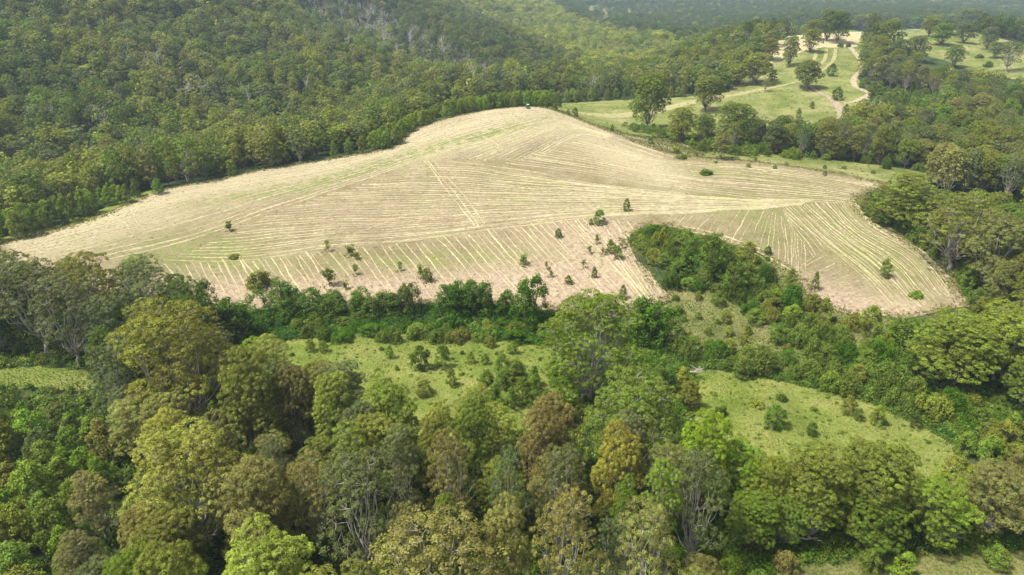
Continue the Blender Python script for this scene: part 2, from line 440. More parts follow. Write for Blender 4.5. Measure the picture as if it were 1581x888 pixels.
pink = blobs([(560, 450, 240, 26, -2, 1.0), (850, 440, 170, 50, -4, 1.0), (930, 380, 90, 45, 10, 1.0), (1300, 462, 100, 28, 12, 1.0), (1390, 475, 60, 14, 0, .7), (620, 330, 200, 30, 0, 0.3), (340, 450, 60, 30, 0, 0.8), (1480, 465, 30, 12, 30, .7)])
ca = me.color_attributes.new('zone', 'FLOAT_COLOR', 'POINT')
ca.data.foreach_set('color', np.column_stack([pale, green, pink, np.ones(len(pale))]).astype(np.float32).ravel())

sheet('meadow', MEADOW, M['meadow'], 0.12, 4.0, 0.6, 'bright green meadow below the dark creeper')
sheet('meadow', MEADOW_R, M['meadow'], 0.12, 4.0, 0.6, 'green meadow sloping past the right woods')
sheet('meadow', MEADOW_L, M['meadow'], 0.12, 4.0, 0.6, 'small green glade at the left edge')
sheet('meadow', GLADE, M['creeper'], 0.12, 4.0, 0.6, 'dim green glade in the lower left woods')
sheet('meadow', MEADOW_F, M['rough'], 0.12, 3.0, 0.6, 'grass at the lower right corner')
sheet('grass_slope', ROUGH, M['rough'], 0.10, 4.0, 0.6, 'rough yellow green grass right of the field notch')
sheet('grass_slope', ROUGH_R, M['rough'], 0.09, 4.0, 0.6, 'rough grass below the right end of the field')
sheet('grass_slope', EDGE_R, M['rough'], 0.09, 4.0, 0.6, 'rough grass margin beside the right woods')
sheet('grass_slope', EDGE_L, M['meadow'], 0.10, 4.0, 0.5, 'thin grassy strip along the far left edge of the hay')
sheet('grass_slope', BANK, M['rough'], 0.10, 4.0, 0.6, 'grassy bank beyond the crest of the field')
sheet('pasture', PASTURE, M['pasture'], 0.2, 8.0, 0.6, 'green pasture on the hill at the right')
sheet('pasture', STRIP, M['pasture'], 0.15, 5.0, 0.6, 'green strip of pasture behind the field')
sheet('pasture', PADDOCK, M['pasture'], 0.2, 10.0, 0.6, 'yellow green paddock on the far right hilltop')
sheet('pasture', PADDOCK_B, M['track'], 0.2, 10.0, 0.6, 'bare pale gap in the young trees under the far right paddock')
sheet('hay_patch', HAYHILL, M['hayhill'], 0.4, 8.0, 0.6, 'pale cut hay on the far hilltop')
for i, p in enumerate((FAR1, FAR2, FAR3)):
    sheet('far_pasture', p, M['pasture'], 1.5, 30.0, 2, 'distant pasture in the blue valley')

# ------------------------------------------------------------------ hay rows left by the rake
def to_world(p):
    if len(p) == 3:
        sx, _ = ray(p[0], p[1]); return np.array([float(sx * p[2]), p[2]])
    X, Y = cast(p[0], p[1]); return np.array([X[0], Y[0]])
def catmull(P, step):
    P = np.asarray(P); out = []
    n = len(P)
    for i in range(n - 1):
        p0 = P[max(i - 1, 0)]; p1 = P[i]; p2 = P[i + 1]; p3 = P[min(i + 2, n - 1)]
        if i == 0: p0 = 2 * p1 - p2
        if i == n - 2: p3 = 2 * p2 - p1
        k = max(2, int(np.linalg.norm(p2 - p1) / step))
        t = np.linspace(0, 1, k, endpoint=False)[:, None]
        out.append(0.5 * ((2 * p1) + (-p0 + p2) * t + (2 * p0 - 5 * p1 + 4 * p2 - p3) * t ** 2 + (-p0 + 3 * p1 - 3 * p2 + p3) * t ** 3))
    out.append(P[-1:])
    return np.concatenate(out)
def hay_row(pts, w, rng, strength=1.0, trim=True, full=0.95):
    P = catmull(pts, 0.9)
    k = inside(P[:, 0], P[:, 1], FSEG)
    if trim:
        idx = np.flatnonzero(k)
        if len(idx) < 8: return None
        P = P[idx[0]:idx[-1] + 1]; k = k[idx[0]:idx[-1] + 1]
        a, b = rng.integers(0, 4, 2)
        P = P[a:len(P) - b]; k = k[a:len(k) - b]
    n = len(P)
    if n < 8: return None
    T = np.gradient(P, axis=0); T /= np.linalg.norm(T, axis=1)[:, None] + 1e-9
    Nn = np.stack([T[:, 1], -T[:, 0]], 1)
    s = np.arange(n)
    wob = 0.25 * np.sin(s / rng.uniform(9, 16) + rng.uniform(0, 6)) + 0.12 * np.sin(s / 3.1 + rng.uniform(0, 6))
    P = P + Nn * wob[:, None]
    ww = w * (0.75 + 0.25 * np.sin(s / rng.uniform(5, 12) + rng.uniform(0, 6)) + rng.uniform(-.28, .28, n)) * strength
    gap = np.clip(np.sin(s / rng.uniform(14, 30) + rng.uniform(0, 6)) * 0.3 + rng.normal(full, 0.22, n), 0.12, 1.1)
    ww = np.maximum(ww * gap * k, 0.03)
    hh = 0.05 + 0.2 * np.minimum(ww / w, 1.1) * rng.uniform(0.7, 1.2, n)
    prof = [(-1.0, -0.04), (-0.55, 0.6), (0.0, 1.0), (0.55, 0.6), (1.0, -0.04)]
    V = []
    for (o, hz) in prof:
        j = rng.uniform(-.5, .5, n) if abs(o) == 1 else rng.uniform(-.12, .12, n)
        q = P + Nn * ((o + j) * ww * 0.5)[:, None]
        V.append(np.column_stack([q, H(q[:, 0], q[:, 1]) + 0.125 + hz * hh * (k * 1.0)]))
    V = np.stack(V, 1).reshape(-1, 3)
    i, j = np.meshgrid(np.arange(n - 1), np.arange(4), indexing='ij')
    a = (i * 5 + j).ravel()
    return V, np.stack([a, a + 1, a + 6, a + 5], -1)
ZROWS = [
    # outer rows, along the far edge
    ([[(-50, 386, 258), (-50, 440)], [(60, 357, 278), (60, 430)], [(150, 332, 297), (150, 405)], [(300, 284), (290, 372)], [(420, 264), (440, 318)], [(540, 245), (560, 278)], [(640, 214), (650, 247)], [(740, 180), (745, 224)], [(830, 170), (850, 188)]], 15, 1.15),
    # arcs below the crest
    ([[(660, 245), (750, 250), (830, 247)], [(760, 210), (815, 222), (868, 224)], [(862, 187), (885, 198), (902, 210)], [(945, 210), (945, 213), (942, 216)]], 16, 1.15),
    # right upper rows
    ([[(900, 213), (775, 251)], [(965, 232), (915, 270)], [(1015, 246), (1050, 292)], [(1140, 254), (1150, 304)], [(1300, 275), (1290, 314)], [(1366, 288), (1322, 318)]], 17, 1.05),
    # central rows
    ([[(640, 257), (445, 320), (250, 402)], [(725, 258), (610, 312), (480, 386)], [(860, 276), (810, 310), (770, 354)], [(1000, 294), (1000, 312), (960, 334)], [(1120, 305), (1110, 314), (1060, 330)], [(1260, 309), (1240, 316), (1180, 323)]], 36, 0.9),
    # lower diagonal rows
    ([[(120, 420), (330, 400), (500, 388), (704, 362), (860, 338), (965, 338)], [(165, 450), (352, 440), (532, 430), (752, 414), (922, 404), (1000, 395)], [(200, 490), (375, 482), (565, 476), (805, 472), (990, 476), (1036, 460)]], 80, 0.75),
    # right upright rows
    ([[(1030, 332), (1100, 325), (1180, 324), (1210, 332), (1242, 378)], [(1022, 345), (1066, 362), (1152, 386), (1216, 414), (1242, 434)]], 27, 0.62),
    # right slanting rows
    ([[(1205, 318), (1318, 304)], [(1275, 380), (1352, 345)], [(1340, 438), (1428, 388)], [(1390, 486), (1486, 450)]], 25, 0.58),
    ([[(1214, 336), (1204, 320)], [(1238, 372), (1246, 352)], [(1258, 402), (1276, 384)]], 4, 0.7),
    # short rows at the lower right
    ([[(1272, 388), (1312, 418), (1350, 448), (1386, 478)], [(1236, 410), (1252, 440), (1285, 470), (1330, 488)]], 17, 0.65),
]
SINGLES = [([(655, 248), (690, 293), (735, 352)], 0.8, 1.1), ([(666, 246), (706, 290), (750, 346)], 0.6, 1.1), ([(660, 248), (697, 292), (741, 350)], 0.8, 1), ([(525, 372), (600, 342), (690, 312)], 1.1, 1),
           ([(430, 455), (560, 450), (700, 452), (850, 460)], 1.0, .8), ([(690, 250), (800, 262), (900, 282), (1060, 300)], 0.9, 1.0), ([(1035, 352), (1110, 368), (1185, 396), (1232, 425)], 1.1, 1), ([(1045, 347), (1115, 364), (1190, 390)], 0.9, 1),
           ([(980, 352), (1000, 400), (1040, 458)], 0.9, 1), ([(300, 392), (480, 384), (640, 372), (780, 352), (930, 330), (1000, 320)], 0.6, 1), ([(880, 181), (960, 216), (1040, 242)], 2.2, 1.1), ([(870, 184), (950, 219), (1030, 246)], 1.6, 1),
           ([(1040, 300), (1052, 290), (1068, 281)], 1.2, 1), ([(1322, 312), (1345, 342), (1410, 378), (1470, 436)], 1.1, 1), ([(745, 210), (770, 225), (760, 240)], 1.0, 1), ([(200, 325), (190, 340), (200, 352)], 1.6, 1), ([(218, 318), (208, 334), (215, 350)], 1.4, 1)]
rr = np.random.default_rng(21)
def add_row(pts, w, st=1.0, full=0.95):
    r = hay_row(pts, w, rr, st, full=full)
    if r is None: return
    V, Fq = r
    me = mesh_np('hay_row', V, Fq.ravel(), np.full(len(Fq), 4), [M['straw']], smooth=False)
    link('hay_row', me, field)
for zi_, (cols, nrow, w) in enumerate(ZROWS):
    WC = [np.array([to_world(p) for p in c]) for c in cols]
    m = len(cols[0])
    for i in range(nrow):
        t = (i + rr.uniform(-.12, .12)) / (nrow - 1) * (m - 1)
        t = min(max(t, 0), m - 1 - 1e-6)
        k = int(t); f = t - k
        pts = [c[k] * (1 - f) + c[k + 1] * f for c in WC]
        add_row(np.array(pts) + rr.normal(0, 0.35, (len(pts), 2)), w * rr.uniform(0.75, 1.2), 1.0, 0.95 if zi_ < 5 else 0.68)
for pts, w, st in SINGLES:
    add_row(np.array([to_world(p) for p in pts]), w, st)

# wheel tracks and bare ground
def ribbon(name, pts, widths, mat, off, label, edge=0.25):
    P = catmull(np.array([to_world(p) for p in pts]), 3.0)
    n = len(P)
    w = np.interp(np.linspace(0, 1, n), np.linspace(0, 1, len(widths)), widths)
    T = np.gradient(P, axis=0); T /= np.linalg.norm(T, axis=1)[:, None] + 1e-9
    Nn = np.stack([T[:, 1], -T[:, 0]], 1)
    V = []
    for o in (-1, -0.5, 0, 0.5, 1):
        j = rr.uniform(-edge, edge, n) if abs(o) == 1 else 0
        q = P + Nn * ((o + j) * w * 0.5)[:, None]
        V.append(np.column_stack([q, H(q[:, 0], q[:, 1]) + off]))
    V = np.stack(V, 1).reshape(-1, 3)
    i, j = np.meshgrid(np.arange(n - 1), np.arange(4), indexing='ij')
    a = (i * 5 + j).ravel()
    me = mesh_np(name, V, np.stack([a, a + 1, a + 6, a + 5], -1).ravel(), np.full(len(a), 4), [mat], smooth=True)
    return link(name, me, kind='structure', label=label)
ribbon('dirt_track', [(1300, 185), (1298, 172), (1285, 155), (1262, 142), (1248, 132)], [6, 7, 5, 3.5, 2], M['redsoil'], 0.36, 'reddish worn track below the lone tree on the hill')
ribbon('dirt_track', [(1300, 62), (1322, 85), (1330, 105), (1318, 122), (1322, 135), (1342, 145), (1338, 154)], [5, 5, 4.5, 3.5, 4, 4.5, 3.5], M['track'], 0.36, 'pale track down the right edge of the hill pasture')
ribbon('dirt_track', [(1342, 146), (1318, 158), (1303, 160)], [4, 4, 3], M['track'], 0.42, 'short pale track joining the two hill tracks')
ribbon('dirt_track', [(1010, 172), (1060, 160), (1130, 148), (1180, 138), (1235, 126)], [16, 12, 8, 6, 2], M['strip'], 0.34, 'pale mown strip across the green hill pasture')
ribbon('dirt_track', [(870, 178, 505), (930, 179), (1000, 174), (1040, 168)], [8, 20, 18, 3], M['strip'], 0.33, 'pale mown strip across the saddle pasture')
for k, (a, b) in enumerate(((1252, 1246), (1268, 1262), (1282, 1276))):
    ribbon('dirt_track', [(a + 8, 76), (a + 5, 92), (b - 4, 108), (b - 22, 120)], [3, 3.6, 3, 1], M['strip'], 0.38 + 0.04 * k, ('left', 'middle', 'right')[k] + ' of three pale mown stripes down the hilltop')
ribbon('dirt_track', [(940, 208), (985, 214), (1030, 228), (1060, 238)], [4, 7, 6, 4], M['redsoil'], 0.2, 'strip of bare reddish soil beyond the field edge')
ribbon('dirt_track', [(1030, 217), (1050, 222), (1070, 231)], [2.5, 3, 2.5], M['redsoil'], 0.26, 'short bare reddish scrape below the saddle trees')
ribbon('dirt_track', [(1372, 352), (1420, 375), (1455, 398), (1478, 430)], [2, 2.5, 2.5, 2], M['redsoil'], 0.2, 'reddish bare strip along the foot of the right woods')

# ------------------------------------------------------------------ foliage
def mat_leaf(name, src):
    m, n, l = new_mat(name)
    tint = attr(n, 'tint', 'INSTANCER').outputs['Color']
    rnd = n.new('ShaderNodeObjectInfo').outputs['Random']
    t = attr(n, 'tone').outputs['Fac']
    hv = n.new('ShaderNodeHueSaturation')
    l.new(tint, hv.inputs['Color'])
    l.new(remap(n, l, t, 0, 1, 0.488, 0.512), hv.inputs['Hue'])
    l.new(remap(n, l, t, 0, 1, 0.62, 1.42), hv.inputs['Value'])
    hv.inputs['Saturation'].default_value = 1.13
    c = mixc(n, l, 1.0, hv.outputs[0], remap(n, l, rnd, 0, 1, 0.85, 1.15), 'MULTIPLY')
    d = n.new('ShaderNodeBsdfDiffuse'); l.new(c, d.inputs[0])
    tr = n.new('ShaderNodeBsdfTranslucent')
    l.new(mixc(n, l, 1.0, c, (1.0, 1.0, 0.6), 'MULTIPLY'), tr.inputs[0])
    ms = n.new('ShaderNodeMixShader'); ms.inputs[0].default_value = 0.33
    l.new(d.outputs[0], ms.inputs[1]); l.new(tr.outputs[0], ms.inputs[2])
    g = n.new('ShaderNodeBsdfGlossy'); g.inputs['Roughness'].default_value = 0.55
    ms2 = n.new('ShaderNodeMixShader'); ms2.inputs[0].default_value = 0.008
    l.new(ms.outputs[0], ms2.inputs[1]); l.new(g.outputs[0], ms2.inputs[2])
    o = n.new('ShaderNodeOutputMaterial'); l.new(ms2.outputs[0], o.inputs[0])
    return m
def mat_bark(name, a, b):
    m, n, l = new_mat(name)
    v = coords(n, l, (1, 1, 0.25))
    return finish(m, n, l, ramp(n, l, noise(n, l, 1.4, 5, v, 0.7), [(0.35, a), (0.65, b)]), 0.8, noise(n, l, 5, 4, v), 0.5, 0.05)
M['leaf'] = mat_leaf('foliage', 'object')

M['bark_pale'] = mat_bark('pale_gum_bark', (0.20, 0.18, 0.15), (0.36, 0.335, 0.29))
M['bark_dark'] = mat_bark('brown_bark', (0.09, 0.06, 0.045), (0.19, 0.135, 0.10))
M['bark_dead'] = mat_bark('weathered_dead_wood', (0.28, 0.265, 0.24), (0.46, 0.44, 0.41))

def sph(rng, n, lo=-1.0):
    z = rng.uniform(lo, 1, n); a = rng.uniform(0, 2 * math.pi, n); s = np.sqrt(1 - z * z)
    return np.stack([s * np.cos(a), s * np.sin(a), z], -1)
def leaves(rng, C, R, n, size, lo=-0.45, jit=0.3, axis=None, tone=None, tj=0.22, aspect=0.8, shell=(0.7, 1.08)):
    """n leaf sprays on each puff; C (k,3) centres, R (k,3) radii"""
    k = len(C)
    Cc = np.repeat(C, n, 0); Rc = np.repeat(R, n, 0)
    d = sph(rng, k * n, lo if axis is None else -1.0)
    if axis is not None:
        ax = np.repeat(axis, n, 0); dt = (d * ax).sum(1)
        d = np.where((dt < -0.15)[:, None], d - 2 * dt[:, None] * ax, d)
    p = Cc + d * Rc * rng.uniform(shell[0], shell[1], (k * n, 1))
    nm = d / Rc; nm /= np.linalg.norm(nm, axis=1)[:, None]
    nm = nm + rng.normal(0, jit, nm.shape) + np.array([0, 0, 0.3]); nm /= np.linalg.norm(nm, axis=1)[:, None]
    u = np.cross(nm, rng.normal(0, 1, nm.shape)); u /= np.linalg.norm(u, axis=1)[:, None] + 1e-9
    v = np.cross(nm, u)
    s = size * rng.uniform(0.6, 1.35, (k * n, 1))
    if np.ndim(size) == 0: pass
    q = np.stack([p - u * s, p + v * s * aspect, p + u * s, p - v * s * aspect], 1)
    if tone is None: tone = rng.uniform(0.15, 0.85, k)
    t = np.clip(np.repeat(tone, n) + rng.normal(0, tj, k * n), 0, 1)
    return q, t
def leaf_mesh(name, parts, mat, tubes=None, bark=None):
    Q = np.concatenate([p[0] for p in parts]); T = np.concatenate([p[1] for p in parts])
    V = Q.reshape(-1, 3); nq = len(Q)
    fl = np.arange(nq * 4); sz = np.full(nq, 4); mi = np.zeros(nq, int)
    if tubes:
        tv, tf = tubes
        fl = np.concatenate([fl, (tf + len(V)).ravel()]); sz = np.concatenate([sz, np.full(len(tf), 4)]); mi = np.concatenate([mi, np.ones(len(tf), int)])
        V = np.concatenate([V, tv]); T = np.concatenate([T, np.zeros(len(tf))])
    me = mesh_np(name, V, fl, sz, [mat] + ([bark] if tubes else []), mi)
    a = me.attributes.new('tone', 'FLOAT', 'FACE')
    a.data.foreach_set('value', T.astype(np.float32))
    return me
def tube(pts, rads, sides=5):
    pts = np.asarray(pts, float); n = len(pts)
    T = np.gradient(pts, axis=0); T /= np.linalg.norm(T, axis=1)[:, None] + 1e-9
    ref = np.where(np.abs(T[:, 2:3]) > 0.9, np.array([[1.0, 0, 0]]), np.array([[0, 0, 1.0]]))
    U = np.cross(T, ref); U /= np.linalg.norm(U, axis=1)[:, None]; Wv = np.cross(T, U)
    a = np.arange(sides) / sides * 2 * math.pi
    V = pts[:, None] + np.asarray(rads)[:, None, None] * (U[:, None] * np.cos(a)[None, :, None] + Wv[:, None] * np.sin(a)[None, :, None])
    i, j = np.meshgrid(np.arange(n - 1), np.arange(sides), indexing='ij')
    a0 = (i * sides + j).ravel(); b0 = (i * sides + (j + 1) % sides).ravel()
    return V.reshape(-1, 3), np.stack([a0, b0, b0 + sides, a0 + sides], -1)
def join_tubes(L):
    V, Fq, o = [], [], 0
    for v, f in L:
        V.append(v); Fq.append(f + o); o += len(v)
    return np.concatenate(V), np.concatenate(Fq)
def branch(rng, a, b, r0, r1, k=6, sag=0.12, sides=5):
    a, b = np.asarray(a, float), np.asarray(b, float)
    L = np.linalg.norm(b - a)
    t = np.linspace(0, 1, k)[:, None]
    P = a + (b - a) * t
    P += rng.normal(0, 0.035 * L, P.shape) * np.sin(t * math.pi)
    P[:, 2] += (sag * L * np.sin(t * math.pi))[:, 0] * -0.5
    return tube(P, np.linspace(r0, r1, k), sides)

def gum(seed, style='dome', Ht=24.0, R=8.0, lod=0):
    """returns crown quads, limb tubes; unit: metres, base at the origin"""
    rng = np.random.default_rng(seed)
    hb = (0.5 if lod else 1) * Ht * {'dome': 0.14, 'open': 0.24, 'tall': 0.18, 'wide': 0.14, 'giant': 0.1}[style]
    nl = {'dome': 22, 'open': 19, 'tall': 20, 'wide': 24, 'giant': 40}[style]
    tubes, C, RR, TN, AX = [], [], [], [], []
    fork = np.array([rng.normal(0, .3), rng.normal(0, .3), hb * rng.uniform(0.55, 0.8)])
    tr = 0.018 * Ht
    tubes.append(branch(rng, (0, 0, -1), fork, tr, tr * 0.72, 7, 0, 7))
    g = math.pi * (3 - math.sqrt(5)); ph = rng.uniform(0, 6)
    for i in range(nl):
        q = (i + 0.35) / nl
        t_ = 1 - q                                        # 1 at the top of the crown, 0 at its skirt
        rad = R * 0.76 * math.sin(math.acos(max(0.0, t_ ** 0.62 - 0.02))) ** 0.85 * rng.uniform(0.7, 1.2) * (1 if t_ > 0.3 else 0.72 + 0.9 * t_)
        az = i * g + ph + rng.normal(0, .2)
        zz = hb + (Ht - hb) * (0.10 + 0.80 * t_ ** 0.75) * rng.uniform(0.94, 1.05)
        c = np.array([rad * math.cos(az), rad * math.sin(az), zz])
        lr = R * (rng.uniform(0.22, 0.42) if style != 'giant' else rng.uniform(0.15, 0.29)) * (1.0 if style != 'open' else 0.85)
        pr0 = R * {'dome': 0.088, 'open': 0.085, 'tall': 0.095, 'wide': 0.08, 'giant': 0.056}[style]
        if lod: pr0 *= 2.1
        m = max(4, int({'dome': 1.75, 'open': 1.2, 'tall': 1.6, 'wide': 1.8, 'giant': 1.5}[style] * (lr / pr0) ** 2))
        zf = 1 - (np.arange(m) + 0.5) / m * 1.4; sf = np.sqrt(1 - zf ** 2); af = np.arange(m) * g + rng.uniform(0, 6)
        d = np.stack([sf * np.cos(af), sf * np.sin(af), zf], -1) + rng.normal(0, 0.11, (m, 3)); d /= np.linalg.norm(d, axis=1)[:, None]
        P = c + d * np.array([lr, lr, lr * 0.7]) * rng.uniform(0.84, 1.08, (m, 1))
        pr = pr0 * rng.uniform(0.7, 1.3, m)
        oc = (c - np.array([0, 0, hb + (Ht - hb) * .25])); oc /= np.linalg.norm(oc)
        ax_ = d + 0.35 * oc + np.array([0, 0, 0.5]); AX.append(ax_ / np.linalg.norm(ax_, axis=1)[:, None])
        C.append(P); RR.append(np.stack([pr * 1.1, pr * 1.1, pr * rng.uniform(.7, .95)], -1))
        lt = rng.uniform(0.25, 0.75)
        TN.append(np.clip(lt + rng.normal(0, 0.17, m), 0.03, 0.97))
        if not lod or i % 2 == 0:
            mid = fork + (c - fork) * 0.5 + np.array([0, 0, -0.05 * Ht])
            tubes.append(branch(rng, fork, c, tr * 0.45, tr * 0.15, 7 if not lod else 4, 0.25, 5 if not lod else 3))
            if not lod:
                for s in rng.choice(m, min(m, 5), replace=False):
                    tubes.append(branch(rng, c - np.array([0, 0, lr * .3]), P[s], tr * 0.13, tr * 0.05, 4, 0.1, 3))
    C = np.concatenate(C); RR = np.concatenate(RR); TN = np.concatenate(TN); AX = np.concatenate(AX)
    if lod: parts = [leaves(rng, C, RR, 22, R * 0.055, tone=TN, jit=0.14, axis=AX)]
    else: parts = [leaves(rng, C, RR, {'open': 66, 'giant': 46}.get(style, 84), R * (0.0165 if style != 'giant' else 0.0125), tone=TN, jit=0.25, axis=AX)]
    return parts, join_tubes(tubes)
def roundtree(seed, Ht=8.0, R=3.2, cone=0.4, lod=0, low=0.12):
    rng = np.random.default_rng(seed)
    n = 26 if lod else 70
    pr0 = R * (0.33 if lod else 0.21)
    t = rng.uniform(0, 1, n) ** 0.85
    prof = np.sin(np.clip(t * 0.92 + 0.08, 0, 1) ** (0.55 + 0.35 * (1 - cone)) * math.pi) ** 0.55
    prof = np.clip(prof * (1 - cone * t * 0.5), 0.08, 1)
    az = np.arange(n) * 2.39996 + rng.normal(0, .4, n)
    rad = R * prof * rng.uniform(0.55, 0.98, n) * (1 + 0.18 * np.sin(az * 2 + rng.uniform(0, 6)))
    z = Ht * low + (Ht * (0.97 - low)) * t - pr0 * 0.3
    C = np.stack([rad * np.cos(az), rad * np.sin(az), z], -1)
    pr = pr0 * rng.uniform(0.65, 1.35, n)
    parts = [leaves(rng, C, np.stack([pr, pr, pr * 1.05], -1), 14 if lod else 60, R * (0.13 if lod else 0.046), tone=np.clip(rng.normal(.5, .22, n), 0, 1), jit=0.36, lo=-0.5)]
    tb = [branch(rng, (0, 0, -.5), (rng.normal(0, .1 * R), rng.normal(0, .1 * R), Ht * 0.75), Ht * 0.018, Ht * 0.006, 5, 0, 5)]
    if not lod:
        for s in rng.choice(n, 10, replace=False):
            tb.append(branch(rng, (0, 0, C[s][2] * 0.55), C[s], Ht * 0.007, Ht * 0.003, 4, 0, 3))
    return parts, join_tubes(tb)
def shrubm(seed, Ht=2.6, R=2.4, lod=0):
    rng = np.random.default_rng(seed)
    n = 14 if lod else 38
    pr0 = R * (0.38 if lod else 0.25)
    d = sph(rng, n, 0.0)
    C = d * np.array([R * .78, R * .78, Ht * .78]) * rng.uniform(0.55, 1.0, (n, 1))
    C[:, 2] += 0.1
    pr = pr0 * rng.uniform(0.6, 1.3, n)
    parts = [leaves(rng, C, np.stack([pr, pr, pr * .85], -1), 12 if lod else 60, R * (0.17 if lod else 0.055), tone=np.clip(rng.normal(.5, .22, n), 0, 1), jit=0.36, lo=-0.5)]
    tb = [branch(rng, (0, 0, -.3), C[s] * 0.9, Ht * 0.03, Ht * 0.012, 4, 0, 4) for s in rng.choice(n, 5, replace=False)]
    return parts, join_tubes(tb)
def vinetree(seed, Ht=11.0, R=4.0):
    """tree smothered by creeper: lumpy draped curtains down to the ground"""
    rng = np.random.default_rng(seed)
    n = 150
    nb = rng.integers(3, 6)
    bx = rng.normal(0, R * 0.38, (nb, 2)); bh = Ht * rng.uniform(0.62, 1.0, nb); bh[0] = Ht; br = R * rng.uniform(0.42, 0.62, nb)
    k = rng.integers(0, nb, n)
    t = rng.uniform(0, 1, n) ** 0.8
    az = rng.uniform(0, 6.283, n)
    pf = np.sqrt(np.clip(1 - t ** 4, 0.02, 1)) * (1.12 - 0.25 * t)
    rad = br[k] * pf * rng.uniform(0.85, 1.1, n)
    C = np.stack([bx[k, 0] + rad * np.cos(az), bx[k, 1] + rad * np.sin(az), bh[k] * (0.04 + 0.93 * t)], -1)
    pr = R * 0.17 * rng.uniform(0.6, 1.4, n)
    parts = [leaves(rng, C, np.stack([pr, pr, pr * 1.5], -1), 52, R * 0.038, tone=np.clip(rng.normal(.45, .25, n), 0, 1), jit=0.34, lo=-0.7)]
    tb = [branch(rng, (bx[i, 0] * .5, bx[i, 1] * .5, -.5), (bx[i, 0], bx[i, 1], bh[i] * 0.9), Ht * 0.016, Ht * 0.006, 5, 0, 5) for i in range(nb)]
    return parts, join_tubes(tb)
def sapling(seed, Ht=5.0, R=1.6):
    rng = np.random.default_rng(seed)
    n = rng.integers(14, 24)
    t = rng.uniform(0, 1, n)
    az = rng.uniform(0, 6.28, n); lean = rng.normal(0, .12, 2) * R
    rad = R * (0.35 + 0.5 * np.sin(t * math.pi)) * rng.uniform(0.3, 1.05, n)
    C = np.stack([rad * np.cos(az) + lean[0], rad * np.sin(az) + lean[1], Ht * (0.34 + 0.6 * t)], -1)
    pr = R * 0.34 * rng.uniform(0.6, 1.3, n)
    parts = [leaves(rng, C, np.stack([pr, pr, pr], -1), 36, R * 0.095, tone=np.clip(rng.normal(.5, .2, n), 0, 1), jit=0.36, lo=-0.6)]
    tb = [branch(rng, (0, 0, -.3), (lean[0], lean[1], Ht * 0.85), Ht * 0.022, Ht * 0.008, 5, 0, 5)]
    for s in rng.choice(n, 8, replace=False):
        tb.append(branch(rng, (lean[0] * .4, lean[1] * .4, Ht * .3), C[s], Ht * 0.01, Ht * 0.004, 4, 0, 3))
    return parts, join_tubes(tb)
def deadtree(seed, Ht=16.0, R=5.0):
    rng = np.random.default_rng(seed)
    top = np.array([rng.normal(0, .6), rng.normal(0, .6), Ht * 0.62])
    tb = [branch(rng, (0, 0, -1), top, Ht * 0.017, Ht * 0.009, 8, 0, 6)]
    for i in range(9):
        s = rng.uniform(0.4, 1.0)
        a = top * s; az = rng.uniform(0, 6.28)
        b = a + np.array([math.cos(az), math.sin(az), 0]) * R * rng.uniform(.4, 1) + np.array([0, 0, Ht * rng.uniform(0.1, 0.38)])
        tb.append(branch(rng, a, b, Ht * 0.008, Ht * 0.0035, 6, 0.2, 4))
        for j in range(4):
            c = a + (b - a) * rng.uniform(0.4, 0.95)
            e = c + rng.normal(0, 1, 3) * np.array([1, 1, .5]) * R * 0.28 + np.array([0, 0, R * 0.22])
            tb.append(branch(rng, c, e, Ht * 0.004, Ht * 0.0018, 4, 0.1, 3))
    return join_tubes(tb)

BANK_V = {}
def variants(kind):
    """mesh pairs (crown, trunk, height, radius) of a kind, built once and shared"""
    if kind in BANK_V: return BANK_V[kind]
    out = []
    def add(name, res, Ht, R, bark):
        parts, (tv, tf) = res
        cr = leaf_mesh(name + '_crown', parts, M['leaf'])
        trk = mesh_np(name + '_trunk', tv, tf.ravel(), np.full(len(tf), 4), [bark], smooth=True)
        out.append((cr, trk, Ht, R))
    if kind == 'dome':
        for s in range(5): add('gum', gum(100 + s, 'dome', 24, 8.0), 24, 8.6, M['bark_pale'] if s % 2 else M['bark_dark'])
    if kind == 'wide':
        for s in range(3): add('gum', gum(140 + s, 'wide', 25, 10.0), 25, 10.6, M['bark_pale'])
    if kind == 'giant':
        for s in range(3): add('gum', gum(180 + s, 'giant', 30, 12.0), 30, 12.4, M['bark_pale'])
    if kind == 'open':
        for s in range(5): add('gum', gum(120 + s, 'open', 24, 7.5), 24, 8.0, M['bark_pale'])
    if kind == 'tall':
        for s in range(4): add('gum', gum(160 + s, 'tall', 26, 6.0), 26, 6.5, M['bark_pale'] if s % 2 else M['bark_dark'])
    if kind == 'round':
        for s in range(5): add('young_tree', roundtree(200 + s, 8, 3.2, 0.1 + 0.1 * s), 8, 3.6, M['bark_dark'])
    if kind == 'cone':
        for s in range(2): add('young_tree', roundtree(220 + s, 10, 2.8, 1.1), 10, 3.1, M['bark_dark'])
    if kind == 'shrub':
        for s in range(5): add('shrub', shrubm(240 + s), 2.7, 2.5, M['bark_dark'])
    if kind == 'vine':
        for s in range(5): add('vine_tree', vinetree(260 + s), 10.6, 3.1, M['bark_dark'])
    if kind == 'mound':
        for s in range(4): add('vine_mound', vinetree(280 + s, 5.0, 4.2), 5, 4.2, M['bark_dark'])
    if kind == 'sapling':
        for s in range(5): add('sapling', sapling(300 + s), 5, 1.6, M['bark_dark'])
    BANK_V[kind] = out
    return out
DEADV = [deadtree(400 + s) for s in range(4)]
DEADM = [mesh_np('dead_tree_wood', tv, tf.ravel(), np.full(len(tf), 4), [M['bark_dead']], smooth=True) for tv, tf in DEADV]

